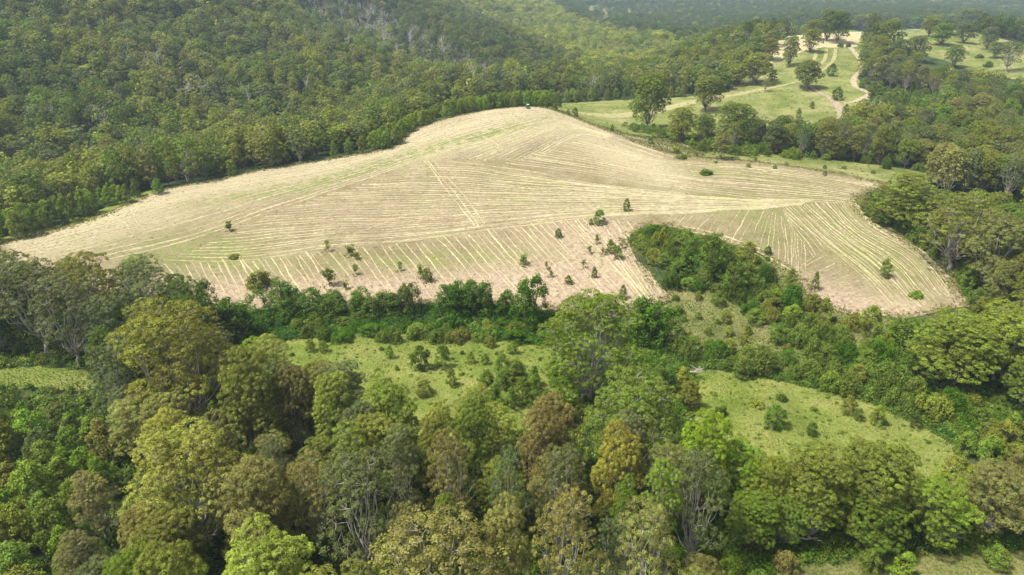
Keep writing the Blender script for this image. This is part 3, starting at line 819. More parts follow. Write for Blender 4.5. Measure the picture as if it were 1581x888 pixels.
TINTS = {  # leaf colours
    'olive green': (0.158, 0.177, 0.041), 'bright green': (0.145, 0.200, 0.038), 'yellow green': (0.205, 0.222, 0.056), 'grey green': (0.112, 0.134, 0.050),
    'bronze': (0.160, 0.150, 0.052), 'dark green': (0.085, 0.125, 0.026), 'deep green': (0.062, 0.118, 0.018), 'mid green': (0.118, 0.165, 0.036), 'khaki': (0.172, 0.176, 0.058),
}

# ------------------------------------------------------------------ planting
PL = []            # every plant that is a thing
def slant(x, y, z): return math.sqrt(x * x + y * y + (CAMZ - z) ** 2)
def plant(cat, vk, x, y, h, r, tint, label=None, hero=False):
    z = float(H(x, y))
    qx, qy = project(x, y, z + 0.7 * h)
    bx, by = project(x, y, z)
    tx, ty = project(x, y, z + h)
    PL.append(dict(cat=cat, vk=vk, x=float(x), y=float(y), z=z, h=h, r=r, tint=tint, label=label, px=float(qx), py=float(qy), by=float(by), ty=float(ty),
                   size=r / slant(x, y, z), hero=hero))
def by_base(cat, vk, px, py, w, h, tint, label=None):
    """w, h: apparent size; the plant stands where the sight line through its foot meets the ground"""
    X, Y = cast(px, py); x, y = float(X[0]), float(Y[0]); s = slant(x, y, float(H(x, y)))
    plant(cat, vk, x, y, h / F * s * 1.14, w / F * s / 2 * 1.06, tint, label, True)
def by_top(cat, vk, px, py, w, h, tint, label=None):
    if cat == 'gum tree' and h > 18: h *= 1.2
    """the plant whose top, h metres above its foot, is seen at this sight line"""
    X, Y = cast(px, py, h, 60.0); x, y = float(X[0]), float(Y[0]); s = slant(x, y, float(H(x, y)) + h)
    plant(cat, vk, x, y, h, w / F * s / 2, tint, label, True)

V_OPEN = [  # open land as it shows between the crowns
    [(0, 364), (120, 334), (185, 309), (245, 290), (400, 266), (600, 232), (625, 222), (650, 198), (760, 170), (815, 166), (880, 182), (950, 208), (1000, 228), (1075, 247), (1220, 258), (1365, 285), (1318, 308), (1340, 338), (1400, 370), (1470, 430),
     (1490, 470), (1400, 488), (1300, 478), (1250, 458), (1225, 420), (1130, 378), (1010, 350), (972, 372), (1030, 450), (1010, 462), (960, 465), (930, 455), (880, 462), (845, 468), (700, 458), (600, 448), (560, 455), (450, 440), (400, 475), (330, 470), (290, 430), (200, 396), (150, 395), (0, 388)],
    [(425, 540), (470, 522), (620, 520), (840, 532), (865, 560), (860, 590), (830, 600), (770, 560), (750, 590), (700, 612), (650, 612), (560, 588), (520, 560)],
    [(1085, 578), (1110, 575), (1200, 592), (1300, 612), (1380, 645), (1465, 680), (1455, 735), (1430, 738), (1390, 695), (1300, 665), (1210, 650), (1180, 675), (1140, 665), (1110, 640), (1085, 605)],
    [(1180, 888), (1260, 874), (1340, 866), (1450, 862), (1640, 856), (1640, 960), (1180, 960)],
    [(-60, 566), (60, 564), (150, 568), (155, 612), (60, 618), (-60, 612)],
    [(845, 164), (1000, 158), (1100, 152), (1140, 137), (1160, 120), (1200, 82), (1240, 60), (1330, 52), (1335, 75), (1322, 120), (1335, 148), (1310, 180), (1250, 186), (1190, 178), (1120, 180), (1040, 176), (1030, 208), (950, 198), (880, 178)],
    [(1350, 50), (1450, 46), (1520, 54), (1640, 80), (1640, 130), (1560, 116), (1480, 98), (1440, 84), (1385, 70)],
    [(1100, 240), (1230, 248), (1400, 268), (1480, 276), (1400, 284), (1230, 258), (1080, 246)],
    [(900, 14), (922, 8), (946, 13), (955, 22), (932, 29), (908, 25)], [(953, 11), (985, 4), (1032, 3), (1044, 14), (1016, 20), (972, 20)], [(1072, 8), (1110, 3), (1150, 6), (1120, 12)], [(1140, 108), (1165, 94), (1195, 80), (1200, 96), (1165, 108)],
]
W_OPEN = [survey(p) for p in (MEADOW, MEADOW_R, MEADOW_L, MEADOW_F, PASTURE, PADDOCK, PADDOCK_B, STRIP, FAR1, FAR2, BANK, HAYHILL)] + [FSEG]
def is_open(x, y, h, base=True, margin=0):
    z = H(x, y)
    bad = np.zeros(np.shape(x), bool)
    for f in (0.92, 0.6, 0.3):
        tx, ty = project(x, y, z + f * h)
        for p in V_OPEN: bad |= inside(tx, ty, p)
    if base:
        for p in W_OPEN: bad |= inside(x, y, p)
    return bad
def pick(rng, table):
    k = list(table); w = np.array([table[a] for a in k], float); return k[rng.choice(len(k), p=w / w.sum())]
def fill(poly, cat, sp, hr, rr_, kinds, tints, seed, ymax=1e9, avoid=0.62, check=True, mid=0.7, ymin=60.0):
    """plant a wood: crowns show inside the outline, feet keep off open land and off earlier trees"""
    rng = np.random.default_rng(seed)
    P = np.array(poly, float)
    hm = sum(hr) / 2
    dn = densify(P, 25)
    X, Y = cast(dn[:, 0], dn[:, 1], hm * mid, ymin)
    x0, x1, y0, y1 = X.min() - 6, X.max() + 6, Y.min() - 6, min(Y.max() + 6, ymax)
    gx, gy = np.meshgrid(np.arange(x0, x1, sp), np.arange(y0, y1, sp * 0.87))
    gx = gx + (np.arange(gx.shape[0]) % 2)[:, None] * sp / 2
    gx = gx.ravel() + rng.uniform(-.36, .36, gx.size) * sp; gy = gy.ravel() + rng.uniform(-.36, .36, gy.size) * sp
    h = rng.uniform(hr[0], hr[1], gx.size)
    mx, my = project(gx, gy, H(gx, gy) + mid * h)
    ok = inside(mx, my, poly)
    if check: ok &= ~is_open(gx, gy, h)
    n = 0
    ex = np.array([(p['x'], p['y'], p['r']) for p in PL]) if PL else np.zeros((0, 3))
    for x, y, hh in zip(gx[ok], gy[ok], h[ok]):
        r = rng.uniform(*rr_) * (hh / hm) ** 0.5
        if len(ex) and (np.hypot(ex[:, 0] - x, ex[:, 1] - y) < avoid * (ex[:, 2] + r)).any(): continue
        plant(cat, pick(rng, kinds), x, y, hh, r, pick(rng, tints)); n += 1
    return n

# --- big foreground trees one by one (top of the crown, apparent width, height in metres)
G = 'gum tree'
for q in [
    ('giant', 245, 462, 190, 31, 'yellow green', 'giant pale domed gum tree at left, taller than all around it'),
    ('giant', 920, 448, 185, 28, 'bright green', 'giant spreading gum tree with pale limbs between the two meadows'),
    ('giant', 990, 577, 180, 23, 'mid green', 'broad flat domed gum tree just below the giant spreading gum'),
    ('giant', 268, 662, 190, 24, 'yellow green', 'broad yellow green domed gum tree in the lower left woods'),
    ('dome', 372, 538, 96, 25, 'olive green', 'dark olive gum tree right beside the giant domed gum'),
    ('dome', 447, 556, 80, 21, 'bronze', 'bronze tinged gum tree at the left end of the central meadow'),
    ('dome', 508, 570, 85, 21, 'yellow green', 'pale green gum tree below the left end of the central meadow'),
    ('dome', 600, 590, 105, 21, 'olive green', 'olive gum tree touching the lower edge of the central meadow'),
    ('open', 548, 690, 165, 27, 'grey green', 'wide grey green gum tree with tall reddish trunks, lower centre'),
    ('tall', 612, 650, 80, 25, 'grey green', 'narrow grey green gum tree left of the bronze tipped gum'),
    ('open', 692, 664, 95, 25, 'bronze', 'bronze tipped gum tree with white forking limbs, lower centre'),
    ('dome', 732, 612, 80, 22, 'bright green', 'bright rounded gum tree just below the central meadow'),
    ('dome', 672, 625, 70, 21, 'yellow green', 'yellow green gum tree left of the bright rounded gum'),
    ('open', 665, 802, 235, 24, 'bronze', 'brown leaved gum tree with white limbs at the bottom centre'),
    ('open', 880, 758, 130, 26, 'khaki', 'yellow tipped gum tree with one thick trunk at the bottom centre'),
    ('open', 1000, 770, 120, 24, 'khaki', 'khaki gum tree with pale arching limbs right of the yellow tipped gum'),
    ('dome', 960, 660, 95, 24, 'yellow green', 'lime topped gum tree right of bottom centre'),
    ('tall', 1030, 707, 75, 24, 'bright green', 'upright lime green gum tree below the lime topped gum'),
    ('tall', 968, 735, 48, 21, 'bright green', 'slim lime green gum tree left of the upright lime gum'),
    ('open', 1088, 692, 110, 25, 'grey green', 'grey brown gum tree with bare white limbs by the right meadow'),
    ('dome', 1098, 638, 95, 22, 'bright green', 'bright clumpy gum tree at the lower left of the right meadow'),
    ('dome', 385, 710, 130, 23, 'khaki', 'yellowish gum tree right of the broad domed gum, lower left'),
    ('dome', 395, 822, 145, 22, 'yellow green', 'pale yellow green gum tree at the bottom edge, left of centre'),
    ('dome', 253, 840, 115, 22, 'olive green', 'olive brown domed gum tree at the bottom edge, lower left'),
    ('dome', 190, 850, 90, 20, 'bright green', 'bright green gum tree at the bottom edge left of the olive dome'),
    ('dome', 208, 778, 75, 18, 'bronze', 'bronze topped gum tree under the broad domed gum'),
    ('tall', 132, 728, 62, 17, 'bronze', 'rusty olive gum tree standing alone left of the broad domed gum'),
    ('tall', 112, 820, 62, 17, 'bronze', 'brownish gum tree near the lower left corner'),
    ('open', 620, 770, 70, 23, 'khaki', 'orange tipped gum tree right of the tall reddish trunks'),
    ('dome', 780, 775, 90, 22, 'khaki', 'khaki gum tree between the brown leaved and yellow tipped gums'),
    ('open', 785, 690, 80, 24, 'grey green', 'grey gum tree right of the bronze tipped gum, lower centre'),
    ('open', 870, 680, 90, 25, 'grey green', 'grey olive gum tree above the yellow tipped gum'),
    ('dome', 840, 628, 90, 22, 'bronze', 'brown topped gum tree below the right end of the central meadow'),
    ('dome', 690, 765, 60, 19, 'bright green', 'small bright gum tree above the brown leaved gum'),
    ('dome', 1150, 682, 88, 18, 'bright green', 'bright gum tree at the lower left corner of the right meadow'),
    ('dome', 1198, 706, 84, 18, 'olive green', 'olive gum tree under the left half of the right meadow'),
    ('dome', 1168, 762, 80, 15, 'bright green', 'bright green gum tree beside the dim glade, right of the grey brown gum'),
    ('dome', 1225, 770, 60, 13, 'mid green', 'small gum tree left of the bare white stems'),
    ('dome', 1270, 690, 100, 19, 'olive green', 'olive gum tree with a dark hollow below the right meadow'),
    ('wide', 1370, 688, 110, 19, 'olive green', 'rounded olive gum tree at the lower end of the right meadow'),
    ('open', 1270, 745, 80, 16, 'bright green', 'grey green tree with bare white stems in the lower right woods'),
    ('dome', 1322, 745, 46, 14, 'yellow green', 'small lime green tree beside the bare white stems, lower right'),
    ('dome', 1366, 762, 95, 15, 'dark green', 'dark bushy tree in the middle of the lower right woods'),
    ('dome', 1465, 740, 90, 17, 'bright green', 'bright green gum tree at the foot of the right meadow'),
    ('dome', 1560, 720, 100, 18, 'khaki', 'khaki gum tree near the right edge, lower right'),
    ('dome', 1500, 487, 120, 19, 'olive green', 'broad olive gum tree below the right tip of the hay field'),
    ('dome', 1570, 475, 110, 20, 'olive green', 'broad gum tree at the right edge below the hay field'),
    ('dome', 1410, 268, 80, 20, 'olive green', 'dark olive gum tree at the upper right corner of the hay field'),
    ('open', 1500, 300, 120, 25, 'olive green', 'spreading gum tree with white bare limbs in the right woods'),
    ('dome', 1560, 330, 90, 25, 'khaki', 'golden green gum tree at the right edge'),
    ('open', 25, 395, 120, 26, 'grey green', 'grey gum tree with a tall brown trunk at the left edge'),
    ('open', 115, 388, 100, 25, 'olive green', 'olive gum tree against the hay at left'),
    ('open', 205, 395, 100, 24, 'grey green', 'dark grey gum tree in front of the hay, left of the vines'),
    ('dome', 262, 425, 60, 18, 'dark green', 'dark green tree behind the giant domed gum'),
    ('open', 80, 425, 90, 24, 'grey green', 'grey leafed gum tree with dead twigs in the left group'),
    ('tall', 592, 828, 50, 14, 'bright green', 'vivid green conical tree left of the brown leaved gum'),
]:
    by_top(G, *q)
for q in [
    ('wide', 1001, 198, 58, 70, 'mid green', 'tall lone gum tree in front of the saddle pasture'),
    ('dome', 1090, 172, 50, 47, 'olive green', 'rounded dark gum tree alone on the saddle pasture'),
    ('wide', 1165, 130, 48, 38, 'olive green', 'gum tree at the left foot of the hill pasture'),
    ('wide', 1244, 138, 37, 34, 'olive green', 'lone round gum tree in the middle of the hill pasture'),
    ('open', 1181, 142, 14, 17, 'khaki', 'small thin pale tree between the two hill pasture gums'),
    ('dome', 1250, 81, 30, 27, 'olive green', 'gum tree at the front edge of the hilltop hay'),
    ('dome', 1217, 103, 26, 36, 'mid green', 'gum tree at the left side of the hill pasture'),
    ('dome', 1188, 94, 24, 27, 'olive green', 'dark gum tree on the left shoulder of the hilltop'),
    ('dome', 1292, 68, 30, 38, 'dark green', 'dark gum tree standing in the hilltop hay'),
    ('dome', 1276, 64, 32, 36, 'mid green', 'bright crowned gum tree behind the dark hilltop gum'),
    ('dome', 1254, 62, 26, 24, 'olive green', 'left gum tree of the hilltop clump'),
    ('dome', 1325, 47, 22, 18, 'yellow green', 'left pale gum tree on the hilltop skyline'),
    ('dome', 1342, 47, 24, 18, 'yellow green', 'right pale gum tree on the hilltop skyline'),
    ('dome', 1434, 57, 27, 24, 'yellow green', 'pale round gum tree on top of the far right paddock'),
    ('dome', 1452, 70, 30, 24, 'mid green', 'darker gum tree just below the pale paddock gum'),
    ('dome', 1487, 67, 25, 21, 'grey green', 'grey gum tree on the far right paddock'),
    ('dome', 1523, 77, 21, 24, 'grey green', 'slim grey gum tree at the right of the far paddock'),
    ('dome', 1462, 53, 18, 15, 'grey green', 'small gum tree on the paddock skyline'),
    ('dome', 1490, 46, 46, 22, 'mid green', 'wide low tree clump on the skyline of the far paddock'),
    ('dome', 1536, 54, 24, 18, 'mid green', 'dark round tree on the paddock skyline at right'),
    ('open', 1553, 112, 34, 34, 'grey green', 'wispy grey gum tree below the far right paddock'),
    ('dome', 1535, 90, 20, 18, 'grey green', 'small grey gum tree low on the far right paddock'),
    ('dome', 1368, 84, 34, 40, 'mid green', 'tall green gum tree at the left end of the far right paddock'),
    ('dome', 1352, 102, 30, 34, 'olive green', 'dark gum tree beside the upper bend of the pale track'),
    ('dome', 1382, 108, 30, 34, 'grey green', 'grey gum tree between the pale track and the paddock'),
    ('dome', 1352, 74, 28, 26, 'dark green', 'dark gum tree beside the hilltop hay at its right'),
    ('dome', 1412, 96, 30, 30, 'grey green', 'grey gum tree on the lower left border of the paddock'),
    ('dome', 1470, 104, 26, 24, 'mid green', 'round gum tree on the lower border of the paddock'),
    ('dome', 1575, 62, 24, 22, 'mid green', 'dark tree on the paddock skyline at the right edge'),
    ('dome', 1050, 220, 46, 46, 'olive green', 'olive gum tree right of the tall lone gum'),
    ('dome', 1130, 226, 60, 58, 'mid green', 'large gum tree in the clump below the saddle pasture'),
    ('tall', 1085, 226, 34, 42, 'dark green', 'narrow dark gum tree in the clump below the saddle'),
    ('open', 180, 272, 36, 46, 'bronze', 'bronze gum tree with pale limbs beyond the left end of the field'),
]:
    by_base(G, *q)
by_base('young tree', 'round', 246, 300, 20, 20, 'mid green', 'small tree on the far edge of the hay, near its left end')
# --- small trees and bushes standing in the hay
for q in [
    ('sapling', 'sapling', 355, 357, 13, 15, 'dark green', 'tiny dark sapling alone on the left half of the hay field'),
    ('shrub', 'shrub', 402, 443, 42, 28, 'olive green', 'big round olive bush at the lower left of the hay field'),
    ('shrub', 'shrub', 362, 398, 18, 7, 'yellow green', 'flat pale bush above the big round olive bush'),
    ('sapling', 'sapling', 507, 389, 10, 17, 'olive green', 'thin sapling left of the twin saplings on the hay'),
    ('sapling', 'sapling', 541, 395, 16, 17, 'dark green', 'larger of the twin saplings on the lower hay'),
    ('sapling', 'sapling', 550, 400, 11, 10, 'mid green', 'smaller of the twin saplings on the lower hay'),
    ('sapling', 'sapling', 549, 425, 10, 16, 'mid green', 'thin sapling below the twin saplings'),
    ('sapling', 'sapling', 508, 443, 21, 26, 'dark green', 'bushy headed sapling on a bare stem near the vines'),
    ('sapling', 'sapling', 533, 447, 12, 15, 'mid green', 'small sapling right of the bushy headed one'),
    ('sapling', 'sapling', 618, 419, 9, 14, 'mid green', 'lone thin sapling midway along the lower hay'),
    ('sapling', 'sapling', 650, 428, 14, 21, 'mid green', 'taller half of the bushy pair on the lower hay'),
    ('shrub', 'round', 660, 435, 20, 21, 'olive green', 'round bush leaning against the taller sapling, lower hay'),
    ('sapling', 'round', 862, 367, 12, 14, 'dark green', 'dark sapling on the hay above the pink soil'),
    ('sapling', 'sapling', 809, 409, 17, 17, 'mid green', 'round headed sapling at the left of the pink soil'),
    ('sapling', 'sapling', 844, 416, 8, 13, 'dark green', 'tiny sapling right of the round headed one'),
    ('sapling', 'sapling', 850, 428, 8, 10, 'mid green', 'tiny sapling just below another tiny sapling'),
    ('sapling', 'round', 877, 438, 14, 13, 'mid green', 'low round sapling near the bottom of the pink soil'),
    ('sapling', 'sapling', 901, 414, 9, 13, 'mid green', 'small sapling left of the upright one on pink soil'),
    ('sapling', 'round', 917, 429, 11, 17, 'mid green', 'upright oval sapling on the pink soil'),
    ('sapling', 'sapling', 911, 392, 9, 12, 'mid green', 'leftmost sapling beside the clump on pink soil'),
    ('sapling', 'sapling', 922, 376, 10, 16, 'mid green', 'sapling above the clump on pink soil'),
    ('sapling', 'sapling', 930, 394, 9, 12, 'olive green', 'sapling touching the left side of the clump'),
    ('sapling', 'round', 942, 391, 18, 20, 'mid green', 'taller bush of the clump on the pink soil'),
    ('sapling', 'round', 953, 399, 18, 19, 'mid green', 'lower bush of the clump on the pink soil'),
    ('sapling', 'sapling', 960, 384, 8, 12, 'khaki', 'pale thin sapling right of the clump'),
    ('sapling', 'round', 925, 346, 21, 21, 'mid green', 'dense bush high on the pale hay'),
    ('sapling', 'round', 912, 347, 9, 9, 'mid green', 'small bush left of the dense high bush'),
    ('sapling', 'round', 967, 326, 13, 18, 'dark green', 'highest lone oval tree on the hay'),
    ('sapling', 'round', 961, 461, 13, 21, 'mid green', 'sapling at the bottom tip of the pink soil'),
    ('shrub', 'shrub', 1091, 269, 24, 8, 'dark green', 'flat dark bush on the upper right hay'),
    ('sapling', 'round', 1185, 392, 14, 11, 'dark green', 'dark round sapling at the lower edge, right of the vines'),
    ('shrub', 'shrub', 1185, 402, 9, 7, 'dark green', 'little bush under the dark round sapling'),
    ('sapling', 'cone', 1218, 447, 21, 30, 'bright green', 'bright upright tree at the lower right edge of the hay'),
    ('sapling', 'cone', 1257, 447, 16, 26, 'mid green', 'upright tree just right of the bright upright one'),
    ('sapling', 'round', 1365, 428, 18, 25, 'mid green', 'oval tree alone in the right part of the hay'),
    ('shrub', 'shrub', 1414, 459, 21, 11, 'bright green', 'flat bright bush near the right tip of the hay'),
    ('shrub', 'round', 1270, 498, 30, 34, 'olive green', 'round olive bush below the lower right hay edge'),
    ('shrub', 'round', 1340, 522, 34, 44, 'olive green', 'tall olive bush below the lower right hay edge'),
    ('sapling', 'round', 888, 181, 10, 13, 'dark green', 'dark oval bush beyond the field crest'),
    ('sapling', 'round', 877, 177, 6, 8, 'mid green', 'small bush just right of the field crest'),
    ('sapling', 'round', 945, 203, 7, 9, 'dark green', 'small bush on the bank beyond the field'),
    ('shrub', 'shrub', 1043, 237, 17, 12, 'yellow green', 'yellow green bush on the bank at the field corner'),
    ('shrub', 'shrub', 1052, 245, 20, 8, 'mid green', 'low bush beside the grey stump at the field corner'),
    ('sapling', 'round', 1075, 242, 4, 6, 'dark green', 'tiny bush right of the grey stump'),
    ('sapling', 'round', 1004, 222, 9, 9, 'mid green', 'small bush by the bare soil beyond the field'),
    ('shrub', 'round', 1283, 118, 17, 15, 'dark green', 'dark bush on the hill pasture right of the lone gum'),
    ('shrub', 'round', 1192, 124, 14, 12, 'dark green', 'dark bush beside the left gums of the hill pasture'),
    ('shrub', 'round', 1291, 155, 16, 16, 'dark green', 'dark bush beside the reddish track'),
    ('shrub', 'round', 1253, 168, 7, 9, 'dark green', 'small bush on the pasture left of the reddish track'),
    ('shrub', 'round', 1232, 183, 10, 13, 'mid green', 'small green tree at the foot of the hill pasture'),
    ('shrub', 'round', 1304, 180, 11, 15, 'mid green', 'bush at the bottom of the reddish track'),
    ('shrub', 'round', 1345, 156, 8, 11, 'dark green', 'bush at the lower end of the pale track'),
    ('shrub', 'round', 1553, 82, 11, 10, 'dark green', 'dark round bush on the right side of the far paddock'),
    ('shrub', 'round', 1572, 80, 14, 8, 'dark green', 'dark bush at the right edge of the far paddock'),
    ('shrub', 'shrub', 1525, 104, 14, 8, 'dark green', 'dark bush low on the far paddock'),
    ('shrub', 'shrub', 1512, 90, 12, 6, 'mid green', 'low bush left of the small grey paddock gum'),
    ('shrub', 'shrub', 1297, 73, 10, 7, 'dark green', 'small bush under the hilltop gums'),
    ('shrub', 'shrub', 1309, 73, 8, 7, 'dark green', 'small dark bush at the right of the hilltop hay'),
    # meadow
    ('young tree', 'round', 602, 553, 17, 20, 'mid green', 'small pointed tree alone on the central meadow'),
    ('young tree', 'round', 650, 570, 34, 37, 'dark green', 'large dark bush in the middle of the central meadow'),
    ('young tree', 'round', 682, 568, 24, 36, 'mid green', 'taller bush right of the large dark meadow bush'),
    ('young tree', 'round', 698, 597, 17, 30, 'mid green', 'small tree below the pair of meadow bushes'),
    ('young tree', 'round', 690, 556, 12, 22, 'mid green', 'thin tree behind the pair of meadow bushes'),
    ('young tree', 'round', 727, 561, 17, 20, 'olive green', 'small olive tree right of centre on the meadow'),
    ('young tree', 'round', 749, 563, 14, 18, 'mid green', 'little tree right of the small olive meadow tree'),
    ('young tree', 'round', 775, 580, 26, 34, 'mid green', 'young tree at the left of the meadow thicket'),
    ('young tree', 'round', 480, 544, 18, 20, 'bright green', 'left of two bright bushes at the meadow top left'),
    ('young tree', 'round', 500, 544, 18, 18, 'bright green', 'right of two bright bushes at the meadow top left'),
    ('young tree', 'round', 757, 536, 22, 18, 'olive green', 'olive bush on the top edge of the central meadow'),
    ('young tree', 'round', 791, 546, 20, 20, 'bright green', 'bright bush near the top right of the central meadow'),
    ('young tree', 'round', 655, 610, 28, 24, 'olive green', 'olive bush at the lower edge of the central meadow'),
    ('young tree', 'round', 540, 592, 26, 20, 'khaki', 'khaki bush at the lower left of the central meadow'),
    ('shrub', 'shrub', 1206, 618, 20, 14, 'mid green', 'flat bush at the upper left of the right meadow'),
    ('shrub', 'round', 1308, 640, 21, 28, 'olive green', 'upright bush in the middle of the right meadow'),
    ('shrub', 'round', 1324, 648, 18, 17, 'mid green', 'low dark bush right of the upright meadow bush'),
    ('shrub', 'round', 1353, 654, 25, 26, 'yellow green', 'pale round bush on the right meadow'),
    ('shrub', 'round', 1410, 659, 19, 22, 'dark green', 'dark pointed bush at the right of the meadow'),
    ('shrub', 'shrub', 1168, 628, 24, 14, 'yellow green', 'low pale bush at the left of the right meadow'),
    ('shrub', 'shrub', 1112, 642, 24, 20, 'mid green', 'round bush at the lower left of the right meadow'),
    ('shrub', 'round', 1195, 660, 34, 34, 'dark green', 'dark bush on the lower edge of the right meadow'),
    ('shrub', 'round', 1252, 672, 18, 20, 'dark green', 'dark bush at the woods edge under the right meadow'),
]:
    by_base(*q)
VT = 'creeper covered tree'
for q in [
    ('vine', 434, 434, 52, 12, 'deep green', 'tall creeper covered tree at the left end of the dark belt'),
    ('vine', 478, 447, 46, 9, 'deep green', 'creeper covered tree right of the tall one at the belt start'),
    ('vine', 515, 453, 46, 8, 'dark green', 'low creeper covered tree below the bushy headed sapling'),
    ('vine', 548, 452, 40, 8, 'deep green', 'creeper covered tree under the thin hay saplings'),
    ('vine', 585, 455, 44, 7, 'dark green', 'low creeper heap left of the knob topped tree'),
    ('vine', 627, 440, 30, 11, 'dark green', 'knob topped creeper covered tree in the belt'),
    ('vine', 607, 456, 42, 7, 'deep green', 'creeper heap at the foot of the knob topped tree'),
    ('vine', 690, 437, 44, 11, 'deep green', 'creeper covered tree left of the belt centre'),
    ('vine', 720, 440, 44, 11, 'deep green', 'broad creeper covered tree at the belt centre'),
    ('vine', 748, 437, 46, 12, 'dark green', 'round creeper covered tree left of the dark tower'),
    ('vine', 813, 434, 50, 16, 'deep green', 'dark green tower of creeper right of the belt centre'),
    ('vine', 784, 452, 30, 9, 'deep green', 'creeper hung tree touching the dark tower'),
    ('vine', 995, 458, 60, 17, 'deep green', 'dark creeper tower right of the giant spreading gum'),
    ('vine', 1022, 480, 46, 12, 'deep green', 'creeper covered tree at the bottom tip of the hay'),
    ('vine', 340, 468, 60, 15, 'deep green', 'creeper covered tree right of the giant domed gum'),
    ('vine', 305, 440, 44, 17, 'dark green', 'creeper draped tree behind the giant domed gum'),
    ('vine', 372, 470, 52, 12, 'deep green', 'creeper covered tree at the lower left hay corner'),
    ('vine', 1106, 362, 44, 17, 'dark green', 'tall dark creeper hung tree in the field notch'),
    ('round', 1158, 372, 36, 11, 'olive green', 'green leafy tree right of the tall dark notch tree'),
    ('round', 1062, 355, 34, 7, 'mid green', 'green bush on the upper edge of the notch'),
    ('vine', 1075, 385, 40, 8, 'deep green', 'creeper mound left of the tall dark notch tree'),
    ('vine', 1145, 405, 44, 11, 'dark green', 'creeper hung tree with grey twigs in the notch'),
    ('vine', 1012, 348, 30, 4, 'deep green', 'low creeper mound at the top of the notch'),
    ('vine', 1430, 500, 70, 11, 'dark green', 'large creeper mound below the right tip of the hay'),
    ('vine', 1480, 520, 60, 11, 'dark green', 'creeper hung tree beside the large right mound'),
]:
    by_top(VT, *q)
DEAD = [(280, 118, 30, 34, 'tall bare white dead tree among the left hillside forest'), (215, 140, 14, 22, 'small grey dead tree on the left hillside'), (135, 210, 20, 24, 'pale dead tree among bushy crowns at left'), 
        (190, 60, 14, 20, 'thin dead tree high on the left hillside'), (470, 38, 14, 20, 'dead tree at the top of the pale gully'), (240, 75, 16, 18, 'bleached dead tree on the upper left hillside'), (500, 45, 14, 18, 'bleached dead tree in the pale gully'), (560, 50, 14, 18, 'leaning dead tree in the pale gully'), (612, 60, 14, 16, 'lowest dead tree in the pale gully'),
        (1145, 425, 26, 22, 'grey dead tree standing in the field notch'), (535, 45, 12, 18, 'slim dead tree in the pale gully'), (585, 58, 12, 18, 'grey dead tree near the gully foot'), (380, 125, 12, 18, 'dead tree in the middle of the left hillside'), (470, 110, 12, 18, 'grey snag on the hillside above the hay'), (155, 165, 16, 24, 'forked dead tree at far left')]
for px, py, w, h, lb in DEAD:
    if py > 400: by_base('dead tree', 'dead', px, py + 18, w, h, 'grey', lb)
    else: by_top('dead tree', 'dead', px, py, w, 25, 'grey', lb)

# --- woods filled in
FW = {'olive green': 4, 'grey green': 2.5, 'yellow green': 1.4, 'bronze': .9, 'khaki': 1.6, 'mid green': 1.0, 'bright green': 0.3}
DK = {'olive green': 2.5, 'grey green': 2.5, 'dark green': 2, 'bronze': .5, 'mid green': 1}
GR = {'bright green': 2, 'mid green': 3, 'olive green': 2.5, 'yellow green': 1, 'khaki': .5}
fill([(-80, 400), (150, 398), (270, 400), (330, 470), (330, 540), (160, 560), (-80, 555)], G, 10.5, (19, 26), (5.5, 7.5), {'open': 3, 'tall': 1, 'dome': 1}, DK, 1)
fill([(150, 560), (330, 520), (450, 545), (560, 600), (700, 625), (830, 640), (900, 610), (1080, 620), (1110, 660), (1200, 760), (1190, 800), (1110, 840), (1070, 960), (150, 960), (110, 760), (250, 700), (150, 640)],
     G, 9.6, (16, 25), (4.8, 7.2), {'open': 3, 'tall': 2, 'dome': 3}, FW, 2, avoid=0.58)
fill([(1190, 690), (1400, 705), (1430, 760), (1560, 765), (1700, 700), (1700, 840), (1500, 845), (1250, 850), (1200, 800)], G, 9.5, (11, 16), (4.2, 6.2), {'dome': 3, 'open': 1}, GR, 3)
fill([(1400, 520), (1460, 490), (1700, 480), (1700, 600), (1500, 580)], G, 10.5, (14, 19), (5.5, 7.5), {'dome': 3, 'wide': 1}, {'olive green': 3, 'mid green': 1, 'khaki': 1}, 4)
fill([(1375, 296), (1450, 300), (1600, 304), (1700, 304), (1700, 490), (1560, 470), (1500, 400), (1420, 350), (1360, 320)], G, 10.5, (16, 24), (5.5, 7.5), {'dome': 3, 'open': 1.5, 'wide': 1}, {'olive green': 3, 'mid green': 1, 'khaki': 1.5, 'grey green': 1.5}, 5)
fill([(1190, 190), (1310, 196), (1400, 186), (1462, 160), (1445, 118), (1400, 110), (1348, 106), (1332, 84), (1340, 60), (1395, 92), (1480, 122), (1700, 160), (1700, 280), (1500, 262), (1300, 238), (1060, 228), (1020, 212), (1080, 205)], G, 11, (14, 24), (5.5, 8.0), {'dome': 3, 'open': 1, 'wide': 1}, {'olive green': 3, 'mid green': 1.5, 'khaki': 1.2, 'grey green': 2, 'dark green': 1}, 6)
YT = 'young tree'
YR = {'round': 4, 'cone': 1}
fill([(1300, 300), (1345, 310), (1400, 340), (1480, 380), (1530, 440), (1560, 480), (1520, 490), (1470, 430), (1440, 400), (1370, 350), (1330, 325)], YT, 5.2, (6, 10), (2.6, 4.0), YR, {'dark green': 2, 'mid green': 3, 'olive green': 1}, 7, avoid=0.33)
fill([(-80, 600), (150, 600), (260, 640), (260, 700), (130, 750), (110, 960), (-80, 960)], YT, 7.0, (7, 12), (3.2, 5.0), YR, {'mid green': 3, 'bright green': 1.5, 'olive green': 2, 'khaki': 1, 'grey green': 1}, 8)
